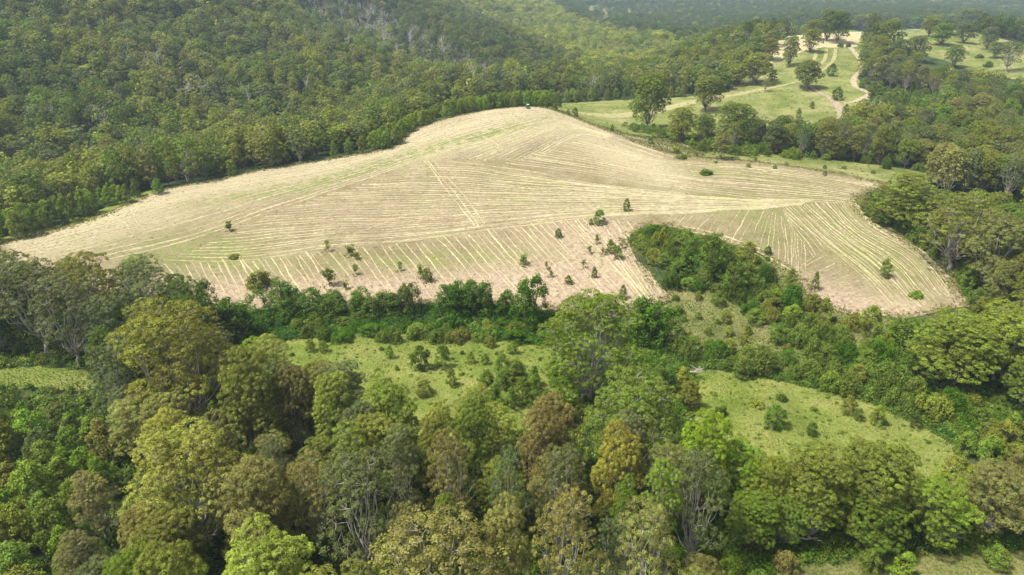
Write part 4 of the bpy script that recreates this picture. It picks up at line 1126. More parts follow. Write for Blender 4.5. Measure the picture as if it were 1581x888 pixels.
fill([(1440, 690), (1500, 650), (1700, 620), (1700, 760), (1460, 755)], YT, 6.2, (6, 9), (3.0, 4.3), YR, {'olive green': 2, 'mid green': 2, 'bronze': .6}, 9)
fill([(-80, 545), (160, 545), (160, 572), (-80, 568)], YT, 6.0, (5, 8), (2.4, 3.6), YR, GR, 10, avoid=0.45)
fill([(-60, 345), (60, 318), (170, 290), (230, 278), (330, 256), (480, 232), (560, 215), (640, 178), (700, 158), (780, 148), (850, 142), (960, 140), (1060, 135), (1080, 146), (1000, 153), (850, 158), (760, 166), (640, 200), (600, 226), (480, 246), (330, 272), (245, 280), (180, 296), (60, 334), (-60, 360)],
     YT, 5.6, (8, 12), (3.0, 4.4), YR, {'mid green': 2, 'bright green': 2.5, 'olive green': 1}, 11)
fill([(750, 560), (860, 560), (900, 600), (880, 640), (800, 610), (740, 610)], YT, 5.5, (5, 8), (2.2, 3.6), YR, {'mid green': 3, 'dark green': 1}, 12, check=False)
fill([(1020, 560), (1060, 575), (1085, 620), (1040, 590), (980, 560)], YT, 6, (6, 9), (3, 4), YR, {'mid green': 2, 'olive green': 1}, 13, check=False)
fill([(1060, 800), (1150, 830), (1300, 850), (1500, 840), (1660, 835), (1660, 860), (1350, 868), (1200, 880), (1060, 960), (1000, 960)], YT, 6, (3.5, 7), (2.2, 3.6), YR, GR, 14, check=False)
SH = 'shrub'
fill([(985, 350), (1020, 345), (1100, 372), (1200, 400), (1240, 450), (1300, 490), (1440, 500), (1660, 560), (1660, 640), (1480, 655), (1350, 605), (1200, 570), (1060, 550), (1040, 520), (1240, 540), (1190, 500), (1120, 460), (1040, 438)],
     VT, 7.0, (3.5, 7.0), (2.6, 4.4), {'mound': 3, 'round': 2}, {'deep green': 2, 'dark green': 2, 'mid green': 3, 'olive green': 1.5, 'bright green': 1}, 15, check=False)
fill([(330, 495), (430, 480), (850, 500), (860, 525), (700, 518), (450, 518), (400, 545), (330, 540)], VT, 8.0, (2.5, 5.0), (2.6, 4.2), {'mound': 3, 'round': 1}, {'deep green': 3, 'dark green': 2, 'mid green': 2, 'olive green': .6}, 16, check=False)
fill([(1040, 440), (1120, 462), (1190, 500), (1240, 548), (1060, 545), (1010, 490)], SH, 7.5, (2.5, 5), (1.4, 2.6), {'round': 2, 'shrub': 1}, {'mid green': 2, 'olive green': 2, 'yellow green': 1}, 17, check=False)
fill([(1200, 425), (1250, 470), (1340, 500), (1430, 500), (1420, 520), (1300, 530), (1220, 500)], SH, 7.5, (2.0, 4.5), (1.4, 2.8), {'round': 1, 'shrub': 2}, {'mid green': 2, 'olive green': 2}, 18, check=False)
fill([(960, 190), (1040, 208), (1080, 228), (1160, 232), (1320, 244), (1480, 266), (1480, 256), (1320, 225), (1100, 215), (1000, 190)], SH, 6.5, (3, 6), (2.2, 3.6), {'round': 3, 'mound': 1}, {'mid green': 3, 'dark green': 1, 'bright green': .6}, 19, check=False)
fill([(1334, 104), (1400, 108), (1448, 116), (1466, 160), (1400, 188), (1325, 182), (1348, 156), (1326, 128)], SH, 7.5, (3, 6.5), (2.2, 3.8), {'round': 3}, {'mid green': 3, 'bright green': 1, 'dark green': 1}, 20, check=False)
fill([(880, 560), (860, 600), (700, 612), (560, 585), (440, 545), (480, 525), (700, 522), (840, 532)], SH, 13, (1.2, 2.6), (0.8, 1.7), {'shrub': 2, 'round': 1}, {'mid green': 2, 'bright green': 1, 'dark green': 1}, 22, check=False)
fill([(1085, 578), (1200, 592), (1300, 612), (1380, 645), (1465, 680), (1455, 735), (1390, 695), (1300, 665), (1180, 675), (1110, 640)], SH, 17, (0.9, 1.8), (0.7, 1.4), {'shrub': 2}, {'mid green': 2, 'yellow green': 1}, 23, check=False)
fill([(1095, 238), (1230, 246), (1400, 268), (1480, 276), (1400, 284), (1230, 260), (1085, 248)], SH, 17, (1.5, 3), (1.1, 2.0), {'round': 2}, {'mid green': 2, 'dark green': 1}, 24, check=False)
print('plants', len(PL), {c: sum(p['cat'] == c for p in PL) for c in set(p['cat'] for p in PL)})

# ------------------------------------------------------------------ which plants stand as things, what they are called
ANCH = [  # landmarks: sight line and the words for it
    (60, 450, 'in the left group against the hay'), (190, 470, 'left of the giant domed gum'), (60, 640, 'below the small left glade'), (150, 680, 'left of the broad domed gum'), (60, 760, 'near the lower left corner, above it'), (60, 850, 'in the lower left corner'),
    (180, 590, 'at the foot of the giant domed gum'), (340, 600, 'right of the giant domed gum'), (440, 620, 'left below the central meadow'), (360, 680, 'between the domed gum and the reddish trunks'), (300, 790, 'below the broad domed gum'), (200, 860, 'at the bottom edge, lower left'),
    (460, 760, 'left of the tall reddish trunks'), (450, 850, 'at the bottom edge left of the vivid tree'), (560, 650, 'above the tall reddish trunks'), (640, 700, 'beside the bronze tipped gum'), (560, 830, 'near the vivid green conical tree'), (650, 760, 'above the brown leaved gum'), (690, 860, 'beside the brown leaved gum'),
    (770, 650, 'below the right end of the central meadow'), (780, 740, 'between the bronze tipped and yellow tipped gums'), (800, 830, 'left of the yellow tipped gum'), (880, 700, 'above the yellow tipped gum'), (920, 800, 'right of the yellow tipped gum'), (920, 870, 'at the bottom edge right of centre'),
    (900, 620, 'under the giant spreading gum'), (1000, 650, 'below the broad flat domed gum'), (1040, 760, 'right of the upright lime gum'), (1040, 850, 'at the bottom beside the dim glade'), (1140, 720, 'at the lower left of the right meadow'), (1130, 800, 'left of the bare white stems'),
    (1250, 720, 'just below the right meadow'), (1340, 730, 'below the middle of the right meadow'), (1250, 800, 'near the bare white stems'), (1350, 810, 'in the lower right woods'), (1450, 800, 'right in the lower right woods'), (1550, 790, 'at the right edge, low down'),
    (1500, 700, 'right of the right meadow'), (1560, 640, 'at the right edge beside the meadow'), (1440, 560, 'below the right tip of the hay'), (1540, 540, 'at the right edge below the hay'), (1380, 310, 'at the upper right corner of the hay'), (1450, 340, 'in the right woods above the hay edge'),
    (1540, 300, 'at the right edge beside the pasture strip'), (1540, 400, 'in the right woods under the white limbs'), (1500, 450, 'beside the right tip of the hay'), (1400, 360, 'along the right edge of the hay'),
    (1000, 215, 'around the tall lone gum'), (1120, 220, 'in the clump below the saddle pasture'), (1220, 215, 'below the hill pasture'), (1300, 220, 'below the reddish track'), (1400, 220, 'behind the right end of the pasture strip'), (1500, 230, 'in the valley woods at right'),
    (1350, 170, 'at the lower end of the pale track'), (1420, 150, 'right of the pale track'), (1500, 160, 'in the right valley below the paddock'), (1360, 100, 'beside the top of the pale track'), (1440, 110, 'under the far right paddock'), (1550, 170, 'at the far right edge, upper part'), (1550, 110, 'by the far right paddock'),
    (20, 340, 'beyond the far left end of the hay'), (110, 315, 'beyond the left tip of the hay'), (210, 290, 'along the far edge near the left tip'), (310, 262, 'along the left part of the far hay edge'), (400, 245, 'beyond the left half of the hay'), (480, 235, 'along the middle of the far hay edge'),
    (560, 215, 'left of the bend in the far hay edge'), (620, 195, 'behind the bend in the far hay edge'), (690, 172, 'left of the field crest, further down'), (760, 158, 'just left of the field crest'), (830, 150, 'just behind the field crest'), (920, 148, 'behind the saddle pasture, left part'), (1020, 145, 'behind the saddle pasture, right part'),
    (1010, 360, 'at the top of the field notch'), (1060, 390, 'left in the field notch'), (1120, 420, 'in the middle of the field notch'), (1180, 400, 'at the right side of the field notch'), (1190, 470, 'low in the field notch'), (1260, 500, 'below the lower right hay edge'), (1350, 520, 'under the right part of the hay'),
    (1080, 480, 'on the rough grass below the notch'), (1150, 510, 'on the rough grass beside the creeper'), (1090, 540, 'above the start of the right meadow'), (1180, 560, 'above the left part of the right meadow'), (1290, 570, 'above the middle of the right meadow'), (1400, 600, 'above the right part of the right meadow'), (1500, 610, 'in the creeper at right'),
    (370, 510, 'at the left end of the dark belt'), (470, 500, 'in the belt above the meadow left end'), (570, 500, 'in the dark belt above the meadow'), (680, 490, 'in the middle of the dark belt'), (780, 500, 'in the belt below the dark tower'), (850, 520, 'at the right end of the dark belt'),
    (470, 550, 'on the left of the central meadow'), (560, 560, 'left of the large dark meadow bush'), (720, 570, 'right of the large dark meadow bush'), (800, 580, 'in the meadow thicket'), (840, 600, 'beside the giant spreading gum trunk'), (600, 600, 'on the lower edge of the central meadow'),
    (1150, 610, 'on the left of the right meadow'), (1250, 630, 'on the middle of the right meadow'), (1400, 670, 'on the right of the right meadow'),
    (1150, 245, 'on the left of the pasture strip'), (1280, 255, 'on the middle of the pasture strip'), (1420, 270, 'on the right of the pasture strip'), (1150, 860, 'in the dim glade at the bottom'), (1300, 860, 'on the bottom grass, lower right'), (1500, 850, 'along the bottom right grass'),
]
AN = np.array([(a, b) for a, b, _ in ANCH], float)
cats = {}
for p in PL: cats.setdefault(p['cat'], []).append(p)
THINGS, REST = [], []
for c, L in cats.items():
    inview = [p for p in L if -25 < p['px'] < 1606 and -20 < p['ty'] < 900]
    outv = [p for p in L if not (-25 < p['px'] < 1606 and -20 < p['ty'] < 900)]
    inview.sort(key=lambda p: (not p['hero'], -p['size']))
    lim = {'gum tree': 290, 'young tree': 290}.get(c, 290)
    THINGS += inview[:lim]; REST += inview[lim:] + outv
SZ = {}
for p in THINGS:
    if p['label']: continue
    k = int(np.argmin(((AN - (p['px'], p['py'])) ** 2).sum(1)))
    p['where'] = ANCH[k][2]
    form = {'open': 'open crowned', 'tall': 'narrow', 'dome': 'domed', 'wide': 'broad', 'giant': 'huge', 'round': 'rounded', 'cone': 'pointed', 'shrub': 'low', 'mound': 'heaped', 'vine': 'draped', 'sapling': 'slender'}[p['vk']]
    noun = {'gum tree': 'gum tree', 'young tree': 'young tree', 'shrub': 'bush', 'creeper covered tree': 'creeper bush', 'sapling': 'sapling'}[p['cat']]
    p['base'] = form + ' ' + p['tint'] + ' ' + noun + ' ' + p['where']
    SZ.setdefault(p['base'], []).append(p)
ORD = ['leftmost', 'second', 'third', 'fourth', 'fifth', 'sixth', 'seventh', 'eighth', 'ninth', 'tenth', 'eleventh', 'twelfth', 'thirteenth', 'fourteenth', 'fifteenth', 'sixteenth', 'seventeenth', 'eighteenth', 'nineteenth', 'twentieth', 'twentyfirst', 'twentysecond', 'twentythird', 'twentyfourth']
for b, L in SZ.items():
    L.sort(key=lambda p: p['px'])
    if len(L) > 6:
        L.sort(key=lambda p: p['by']); hf = len(L) // 2
        parts_ = [('farther ' + b, sorted(L[:hf], key=lambda p: p['px'])), ('nearer ' + b, sorted(L[hf:], key=lambda p: p['px']))]
    else: parts_ = [(b, L)]
    for b, L in parts_:
      for i, p in enumerate(L):
          if len(L) == 1: p['label'] = b
          elif len(L) == 2: p['label'] = ('left ', 'right ')[i] + b
          elif i == len(L) - 1: p['label'] = 'rightmost ' + b
          elif i == 0: p['label'] = 'leftmost ' + b
          else: p['label'] = ORD[i] + '-from-left ' + b
GROUP = {'gum tree': 'gum trees in the woods and paddocks', 'young tree': 'young regrowth trees along the edges', 'shrub': 'bushes on open grass and edges', 'creeper covered tree': 'creeper smothered trees in the gully', 'sapling': 'small trees left standing in the hay', 'dead tree': 'bare dead trees on the hillside'}
NAME = {'gum tree': 'gum_tree', 'young tree': 'young_tree', 'shrub': 'bush', 'creeper covered tree': 'creeper_covered_tree', 'sapling': 'sapling', 'dead tree': 'dead_tree'}
prg = np.random.default_rng(5)
def tinted(t, amt=0.12, rng=prg):
    c = np.array(TINTS[t]) * rng.uniform(1 - amt, 1 + amt) * (1 + rng.normal(0, 0.04, 3))
    return [float(v) for v in np.clip(c, 0.01, 0.5)]
for p in THINGS:
    sink = 0.0
    if p['vk'] == 'dead':
        k = prg.integers(0, len(DEADM))
        e = link('dead_tree', DEADM[k])
        e.scale = (p['r'] / 5, p['r'] / 5, p['h'] / 16)
    else:
        V = variants(p['vk'])
        cr, tk, h0, r0 = V[prg.integers(0, len(V))]
        e = link(NAME[p['cat']], None)
        e.scale = (p['r'] / r0, p['r'] / r0 * prg.uniform(.93, 1.07), p['h'] / h0)
        a = link('crown', cr, e); a['tint'] = tinted(p['tint'])
        link('trunk', tk, e)
    e.location = (p['x'], p['y'], p['z'] - 0.15)
    e.rotation_euler = (0, 0, prg.uniform(0, 6.28))
    e['label'] = p['label']; e['category'] = p['cat'] if p['cat'] != 'shrub' else 'bush'; e['group'] = GROUP[p['cat']]
print('things', len(THINGS), 'rest', len(REST))

# ------------------------------------------------------------------ masses nobody could count: instanced over point sheets
PROTO = {}
def proto_collection(name, objs):
    c = bpy.data.collections.new(name)
    for i, me in enumerate(objs):
        o = bpy.data.objects.new('%s_%02d' % (name, i), me)
        c.objects.link(o)
    return c
def scatter(name, label, xyz, idx, rot, scl, tint, coll):
    n = len(xyz)
    me = bpy.data.meshes.new(name)
    me.vertices.add(n); me.vertices.foreach_set('co', np.asarray(xyz, np.float32).ravel())
    def A_(nm, ty, key, v):
        a = me.attributes.new(nm, ty, 'POINT'); a.data.foreach_set(key, np.asarray(v).ravel())
    A_('pick', 'INT', 'value', np.asarray(idx, np.int32))
    A_('turn', 'FLOAT', 'value', np.asarray(rot, np.float32))
    A_('size', 'FLOAT_VECTOR', 'vector', np.asarray(scl, np.float32))
    A_('tint', 'FLOAT_VECTOR', 'vector', np.asarray(tint, np.float32))
    ob = link(name, me, kind='stuff', label=label)
    ng = bpy.data.node_groups.new(name, 'GeometryNodeTree')
    ng.interface.new_socket('Geometry', in_out='INPUT', socket_type='NodeSocketGeometry')
    ng.interface.new_socket('Geometry', in_out='OUTPUT', socket_type='NodeSocketGeometry')
    N_, L_ = ng.nodes, ng.links
    gi, go = N_.new('NodeGroupInput'), N_.new('NodeGroupOutput')
    ci = N_.new('GeometryNodeCollectionInfo'); ci.inputs['Collection'].default_value = coll
    ci.inputs['Separate Children'].default_value = True; ci.inputs['Reset Children'].default_value = True
    ip = N_.new('GeometryNodeInstanceOnPoints')
    ip.inputs['Pick Instance'].default_value = True
    def na(nm, ty):
        a = N_.new('GeometryNodeInputNamedAttribute'); a.data_type = ty; a.inputs['Name'].default_value = nm
        return a.outputs[0]
    L_.new(gi.outputs[0], ip.inputs['Points']); L_.new(ci.outputs[0], ip.inputs['Instance'])
    L_.new(na('pick', 'INT'), ip.inputs['Instance Index'])
    cx = N_.new('ShaderNodeCombineXYZ'); L_.new(na('turn', 'FLOAT'), cx.inputs[2])
    L_.new(cx.outputs[0], ip.inputs['Rotation'])
    L_.new(na('size', 'FLOAT_VECTOR'), ip.inputs['Scale'])
    L_.new(ip.outputs[0], go.inputs[0])
    md = ob.modifiers.new('scatter', 'NODES'); md.node_group = ng
    return ob
def whole(name, res, bark):
    parts, tb = res
    return leaf_mesh(name, parts, M['leaf'], tb, bark)
# far trees
LODM = [whole('far_gum', gum(500 + s, ('dome', 'open', 'tall', 'dome')[s % 4], 22, 6.5, lod=1), M['bark_pale'] if s % 3 == 0 else M['bark_dark']) for s in range(6)]
LODM += [whole('far_round', roundtree(520 + s, 12, 4.5, 0.4, lod=1), M['bark_dark']) for s in range(2)]
FULLM = [whole('mid_gum', gum(540 + s, ('dome', 'open', 'wide')[s % 3], 24, 8), M['bark_pale']) for s in range(3)]
FULLM += [whole('mid_round', roundtree(560 + s, 8, 3.3, 0.4), M['bark_dark']) for s in range(2)]
FULLM += [whole('mid_mound', vinetree(570, 5, 4.2), M['bark_dark'])]
FARC = proto_collection('forest_tree', LODM + FULLM + [DEADM[0], DEADM[1]])
xyz, idx, rot, scl, tn = [], [], [], [], []
for p in REST:
    if p['vk'] in ('dome', 'open', 'wide', 'tall'):
        k = 8 + prg.integers(0, 3); s = (p['r'] / 8.6, p['r'] / 8.6, p['h'] / 24)
    elif p['vk'] in ('vine', 'mound'):
        k = 13; s = (p['r'] / 4.2, p['r'] / 4.2, p['h'] / 5)
    else:
        k = 11 + prg.integers(0, 2); s = (p['r'] / 3.6, p['r'] / 3.6, p['h'] / 8)
    xyz.append((p['x'], p['y'], p['z'] - .2)); idx.append(k); rot.append(prg.uniform(0, 6.28)); scl.append(s); tn.append(tinted(p['tint']))
ex = np.array([(p['x'], p['y'], p['r']) for p in PL])
def ring_points(r0, r1, sp, a0=-41, a1=41, seed=0):
    rng = np.random.default_rng(seed)
    X1 = r1 * math.sin(math.radians(a1)); X0 = r1 * math.sin(math.radians(a0))
    gx, gy = np.meshgrid(np.arange(X0, X1, sp), np.arange(r0 * 0.7, r1, sp * .87))
    gx = gx + (np.arange(gx.shape[0]) % 2)[:, None] * sp / 2
    gx = gx.ravel() + rng.uniform(-.38, .38, gx.size) * sp; gy = gy.ravel() + rng.uniform(-.38, .38, gy.size) * sp
    r = np.hypot(gx, gy); t = np.degrees(np.arctan2(gx, gy))
    k = (r >= r0) & (r < r1) & (t > a0) & (t < a1)
    return gx[k], gy[k]
NOFOR = [(840, 250), (1050, 230), (1500, 262), (1600, 290), (1640, 960), (-200, 960), (-200, 372), (0, 350), (180, 305), (245, 285), (400, 255), (560, 228), (620, 205), (700, 172), (820, 158)]
FAR_LIGHT_TINT = [([(500, -20), (640, 80), (860, 118), (900, 110), (800, 52), (700, 20), (620, -20)], ['dark green', 'grey green', 'olive green'], 0.75),  # sun and cloud shade on the ridges, put into the leaf colour; this spur dimmed
           ([(700, -20), (720, 18), (860, 70), (900, 110), (1000, 100), (1060, 62), (900, 30), (800, -20)], ['yellow green', 'yellow green', 'yellow green', 'mid green'], 1.15),  # sunlit spur: its sunlight painted as paler, brightened leaves
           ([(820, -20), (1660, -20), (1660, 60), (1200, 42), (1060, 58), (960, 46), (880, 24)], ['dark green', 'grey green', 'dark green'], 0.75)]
GULLY = [(460, -10), (500, 25), (560, 45), (620, 70), (640, 95), (760, 120), (740, 90), (640, 40), (560, 0), (500, -20)]
for r0, r1, sp, hs_, rs_, sd in ((270, 800, 9.4, (13, 25), (4.6, 8.6), 1), (800, 1500, 11, (14, 25), (5, 9.5), 2), (1500, 2600, 14.5, (18, 26), (7.5, 11), 3), (2600, 4600, 24, (18, 28), (12, 18), 4)):
    rng = np.random.default_rng(90 + sd)
    gx, gy = ring_points(r0, r1, sp, seed=sd)
    h = rng.uniform(*hs_, gx.size); z = H(gx, gy)
    mx, my = project(gx, gy, z + 0.6 * h)
    ok = ~inside(mx, my, NOFOR) & (~is_open(gx, gy, h) | ((np.hypot(gx, gy) > 1900) & (rng.random(gx.size) < 0.16))) & (my > -160) & (my < 420)
    if r0 < 900:
        gx, gy, h, z = gx[ok], gy[ok], h[ok], z[ok]; mx, my = mx[ok], my[ok]
        near = np.ones(len(gx), bool)
        for i in range(0, len(gx), 500):
            d = np.hypot(ex[None, :, 0] - gx[i:i + 500, None], ex[None, :, 1] - gy[i:i + 500, None])
            near[i:i + 500] = (d > 0.7 * (ex[None, :, 2] + 5.5)).all(1)
        gx, gy, h, z, mx, my = (q[near] for q in (gx, gy, h, z, mx, my))
    else:
        gx, gy, h, z, mx, my = (q[ok] for q in (gx, gy, h, z, mx, my))
    n = len(gx)
    r = rng.uniform(*rs_, n)
    k = rng.choice(8, n, p=[.2, .13, .12, .2, .1, .08, .1, .07])
    nz = bump_noise(gx, gy, 120, 11) + rng.normal(0, .35, n); nz2 = bump_noise(gx, gy, 200, 12) + rng.normal(0, .35, n)
    names = ['olive green', 'mid green', 'grey green', 'khaki', 'olive green', 'dark green', 'yellow green']
    T_ = np.array([TINTS[q] for q in names])
    ch = np.where(nz > .45, 4, np.where(nz > .1, 0, np.where(nz > -.35, 2, 1)))
    ch = np.where((nz2 > .7), 3, ch); ch = np.where(nz2 < -.75, 5, ch); ch = np.where((rng.random(n) < .06), 6, ch)
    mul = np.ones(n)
    for zone, names_, ml in FAR_LIGHT_TINT:
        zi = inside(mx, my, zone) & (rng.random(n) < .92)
        mul = np.where(zi, ml, mul)  # leaf colour scaled to imitate lit and shaded ridges
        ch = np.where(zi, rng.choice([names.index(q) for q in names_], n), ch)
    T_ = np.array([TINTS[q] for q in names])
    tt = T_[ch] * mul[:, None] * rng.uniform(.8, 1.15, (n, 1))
    gl = inside(mx, my, GULLY)
    dead = (rng.random(n) < np.where(gl, 0.55, 0.012)) & (np.hypot(gx, gy) < 1800)
    k = np.where(dead, 14 + rng.integers(0, 2, n), k)
    hh = np.where(dead, h / 16 * 0.95, np.where(k < 6, h / 22, h / 12 * .8)); rr2 = np.where(dead, 1.1, np.where(k < 6, r / 7.0, r / 4.9))
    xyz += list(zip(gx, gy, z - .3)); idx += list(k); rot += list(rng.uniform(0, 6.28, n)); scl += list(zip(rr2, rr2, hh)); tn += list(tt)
    print('forest ring', r0, n)
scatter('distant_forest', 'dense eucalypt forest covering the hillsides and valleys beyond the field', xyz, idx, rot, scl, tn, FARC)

# low creeper carpet, undergrowth, grass
def clump(seed, n=90, size=0.12):
    rng = np.random.default_rng(seed)
    m = 7
    C = sph(rng, m, 0.0) * np.array([.55, .55, .3]); C[:, 2] += 0.1
    R = np.full((m, 3), .45) * rng.uniform(.7, 1.3, (m, 1))
    return leaf_mesh('clump', [leaves(rng, C, R, n // m, size, tone=rng.uniform(.2, .8, m), jit=.35, lo=-.2)], M['leaf'])
CL = proto_collection('leaf_clump', [clump(600 + s) for s in range(4)])
def tuft(seed, n=14):
    rng = np.random.default_rng(seed)
    a = rng.uniform(0, 6.28, n); b = np.stack([np.cos(a), np.sin(a)], 1) * rng.uniform(0, .3, (n, 1))
    t = b + np.stack([np.cos(a), np.sin(a)], 1) * rng.uniform(.1, .45, (n, 1)); hgt = rng.uniform(.35, 1.0, n)
    w = np.stack([-np.sin(a), np.cos(a)], 1) * 0.09
    q = np.stack([np.column_stack([b - w, np.zeros(n)]), np.column_stack([b + w, np.zeros(n)]), np.column_stack([t + w * .3, hgt]), np.column_stack([t - w * .3, hgt])], 1)
    return leaf_mesh('tuft', [(q, rng.uniform(.2, .9, n))], M['leaf'])
TU = proto_collection('grass_tuft', [tuft(620 + s) for s in range(4)])
def fill_points(polys, sp, rng, not_open=False, world=None):
    P = [survey(p) for p in polys] if world is None else world
    X, Y = [], []
    for S in P:
        x0, y0 = S.min(0); x1, y1 = S.max(0)
        gx, gy = np.meshgrid(np.arange(x0, x1, sp), np.arange(y0, y1, sp))
        gx = gx.ravel() + rng.uniform(-.5, .5, gx.size) * sp; gy = gy.ravel() + rng.uniform(-.5, .5, gy.size) * sp
        k = inside(gx, gy, S)
        if not_open:
            for Wp in W_OPEN: k &= ~inside(gx, gy, Wp)
        X.append(gx[k]); Y.append(gy[k])
    return np.concatenate(X), np.concatenate(Y)
def mass(name, label, polys, sp, coll, r, hz, pal, seed, not_open=False, world=None, npat=30, thin=0.0):
    rng = np.random.default_rng(seed)
    gx, gy = fill_points(polys, sp, rng, not_open, world)
    if thin:
        k = rng.random(len(gx)) > thin * (0.5 + bump_noise(gx, gy, 14, seed)); gx, gy = gx[k], gy[k]
    n = len(gx)
    f = np.clip(0.5 + 0.45 * bump_noise(gx, gy, npat, seed + 1) + rng.normal(0, .16, n), 0, 0.999)
    T_ = np.array(pal); c = T_[(f * len(T_)).astype(int)] * rng.uniform(.8, 1.2, (n, 1))
    bump = 1 + 0.5 * bump_noise(gx, gy, 9, seed + 2)
    s = rng.uniform(r[0], r[1], n); hh = rng.uniform(hz[0], hz[1], n) * bump
    print(name, n)
    return scatter(name, label, np.column_stack([gx, gy, H(gx, gy) + 0.05]), rng.integers(0, 4, n), rng.uniform(0, 6.28, n), np.column_stack([s, s, hh]), c, coll)
DG, BG_ = TINTS['deep green'], TINTS['dark green']
MG = TINTS['mid green']
CREEP1 = [(300, 500), (400, 480), (560, 482), (650, 470), (780, 472), (850, 482), (900, 494), (890, 560), (845, 535), (780, 528), (700, 520), (620, 515), (520, 520), (440, 526), (400, 550), (330, 545)]
CREEP2 = [(978, 360), (1005, 349), (1040, 354), (1120, 378), (1170, 398), (1200, 440), (1230, 480), (1250, 545), (1190, 502), (1130, 465), (1060, 436), (1000, 400), (970, 374)]
CREEP3 = [(985, 495), (1060, 548), (1130, 563), (1240, 578), (1240, 548), (1300, 545), (1400, 520), (1500, 560), (1660, 560), (1660, 650), (1600, 660), (1478, 690), (1380, 640), (1300, 606), (1200, 588), (1110, 572), (1000, 560)]
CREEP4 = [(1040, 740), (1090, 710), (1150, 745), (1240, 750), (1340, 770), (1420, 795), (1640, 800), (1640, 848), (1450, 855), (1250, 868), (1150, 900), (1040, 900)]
mass('creeper', 'dark green creeper blanketing the gully below the hay field', [CREEP1], 1.15, CL, (1.0, 1.9), (0.9, 2.0), [DG, DG, (0.035, 0.085, 0.02), MG], 31, npat=18)
mass('creeper', 'leafy creeper covering the notch in the hay field', [CREEP2], 1.2, CL, (1.0, 2.0), (0.9, 2.2), [DG, BG_, MG, TINTS['olive green']], 32, npat=16)
mass('creeper', 'green creeper tangle above the right meadow', [CREEP3, [(850, 575), (900, 545), (985, 540), (1070, 560), (1075, 590), (1060, 640), (960, 640), (860, 640)]], 1.25, CL, (1.0, 2.0), (0.9, 2.2), [DG, MG, (0.06, 0.11, 0.025), MG], 33, npat=18)
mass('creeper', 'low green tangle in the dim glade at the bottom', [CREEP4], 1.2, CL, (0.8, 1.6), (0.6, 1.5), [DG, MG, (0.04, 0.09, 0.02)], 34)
mass('undergrowth', 'shady undergrowth on the floor of the near woods', [[(-120, 1000), (-120, 470), (300, 470), (440, 560), (560, 640), (850, 640), (1060, 600), (1150, 720), (1660, 760), (1660, 1000)]], 2.4, CL, (1.3, 2.6), (1.2, 3.2),
     [DG, BG_, MG, TINTS['olive green']], 35, not_open=True)
mass('undergrowth', 'green undergrowth in the right hand woods', [[(1340, 300), (1660, 300), (1660, 540), (1500, 480), (1440, 400), (1370, 350)]], 3.0, CL, (1.5, 2.8), (1.4, 3.2), [DG, BG_, MG], 36, not_open=True)
mass('undergrowth', 'bushy undergrowth below the hill pasture', [[(960, 200), (1080, 210), (1200, 198), (1320, 190), (1345, 150), (1420, 130), (1660, 150), (1660, 290), (1500, 270), (1300, 245), (1080, 232)]], 4.2, CL, (2.0, 3.6), (1.8, 3.6), [DG, MG, TINTS['olive green'], MG], 37, not_open=True)
LG, YG = (0.145, 0.182, 0.04), (0.21, 0.222, 0.065)
mass('grass', 'tall green grass of the central meadow', [MEADOW], 0.6, TU, (0.3, 0.6), (0.12, 0.3), [(0.10, 0.14, 0.026), LG, LG, YG], 41, npat=14)
mass('grass', 'tall yellow green grass of the right meadow', [MEADOW_R], 0.6, TU, (0.3, 0.6), (0.12, 0.3), [(0.11, 0.15, 0.032), LG, YG, (0.21, 0.205, 0.08)], 42, npat=16)
mass('grass', 'rough seeding grass beside the field notch', [ROUGH, ROUGH_R, EDGE_R], 0.9, TU, (0.4, 0.8), (0.25, 0.6), [(0.08, 0.11, 0.03), (0.12, 0.145, 0.04), (0.17, 0.17, 0.065), (0.21, 0.185, 0.09)], 43, npat=14)
mass('grass', 'grass along the bottom right corner and small glade', [MEADOW_F, MEADOW_L], 0.75, TU, (0.35, 0.7), (0.25, 0.5), [(0.09, 0.13, 0.03), LG, YG], 44)
mass('grass', 'long dry grass on the bank beyond the field crest', [BANK], 1.3, TU, (0.8, 1.5), (0.5, 1.1), [(0.11, 0.135, 0.04), (0.17, 0.175, 0.07), (0.24, 0.21, 0.11)], 45)
# rim of uncut grass round the field edge
rimc = []
seg2 = FSEG
nrm = np.roll(seg2, -1, 0) - np.roll(seg2, 1, 0); nrm /= np.linalg.norm(nrm, axis=1)[:, None] + 1e-9; nrm = np.stack([nrm[:, 1], -nrm[:, 0]], 1)
rg = np.random.default_rng(46)
k = rg.integers(0, len(seg2), 9000)
q = seg2[k] + nrm[k] * rg.normal(0.9, 1.2, (9000, 1)) * 1.0 + rg.normal(0, 1.0, (9000, 2))
cc = np.array([(0.14, 0.165, 0.05), (0.22, 0.21, 0.09), (0.30, 0.26, 0.15)])[rg.integers(0, 3, 9000)]
sz_ = rg.uniform(.5, 1.1, 9000)
scatter('grass', 'uncut grass fringing the mown hay field', np.column_stack([q, H(q[:, 0], q[:, 1]) + .05]), rg.integers(0, 4, 9000), rg.uniform(0, 6.28, 9000), np.column_stack([sz_, sz_, sz_ * .7]), cc, TU)

hw = np.random.default_rng(47)
fx_, fy_ = fill_points(None, 2.1, hw, world=[FSEG])
fz_ = hw.uniform(.5, 1.15, len(fx_))
hc = np.array([(0.34, 0.30, 0.19), (0.24, 0.205, 0.12), (0.17, 0.14, 0.08), (0.15, 0.16, 0.06)])[hw.integers(0, 4, len(fx_))] * hw.uniform(.85, 1.15, (len(fx_), 1))
scatter('loose_hay', 'loose wisps of cut hay and stubble all over the mown field', np.column_stack([fx_, fy_, H(fx_, fy_) + .12]), hw.integers(0, 4, len(fx_)), hw.uniform(0, 6.28, len(fx_)), np.column_stack([fz_, fz_, fz_ * .16]), hc, TU)

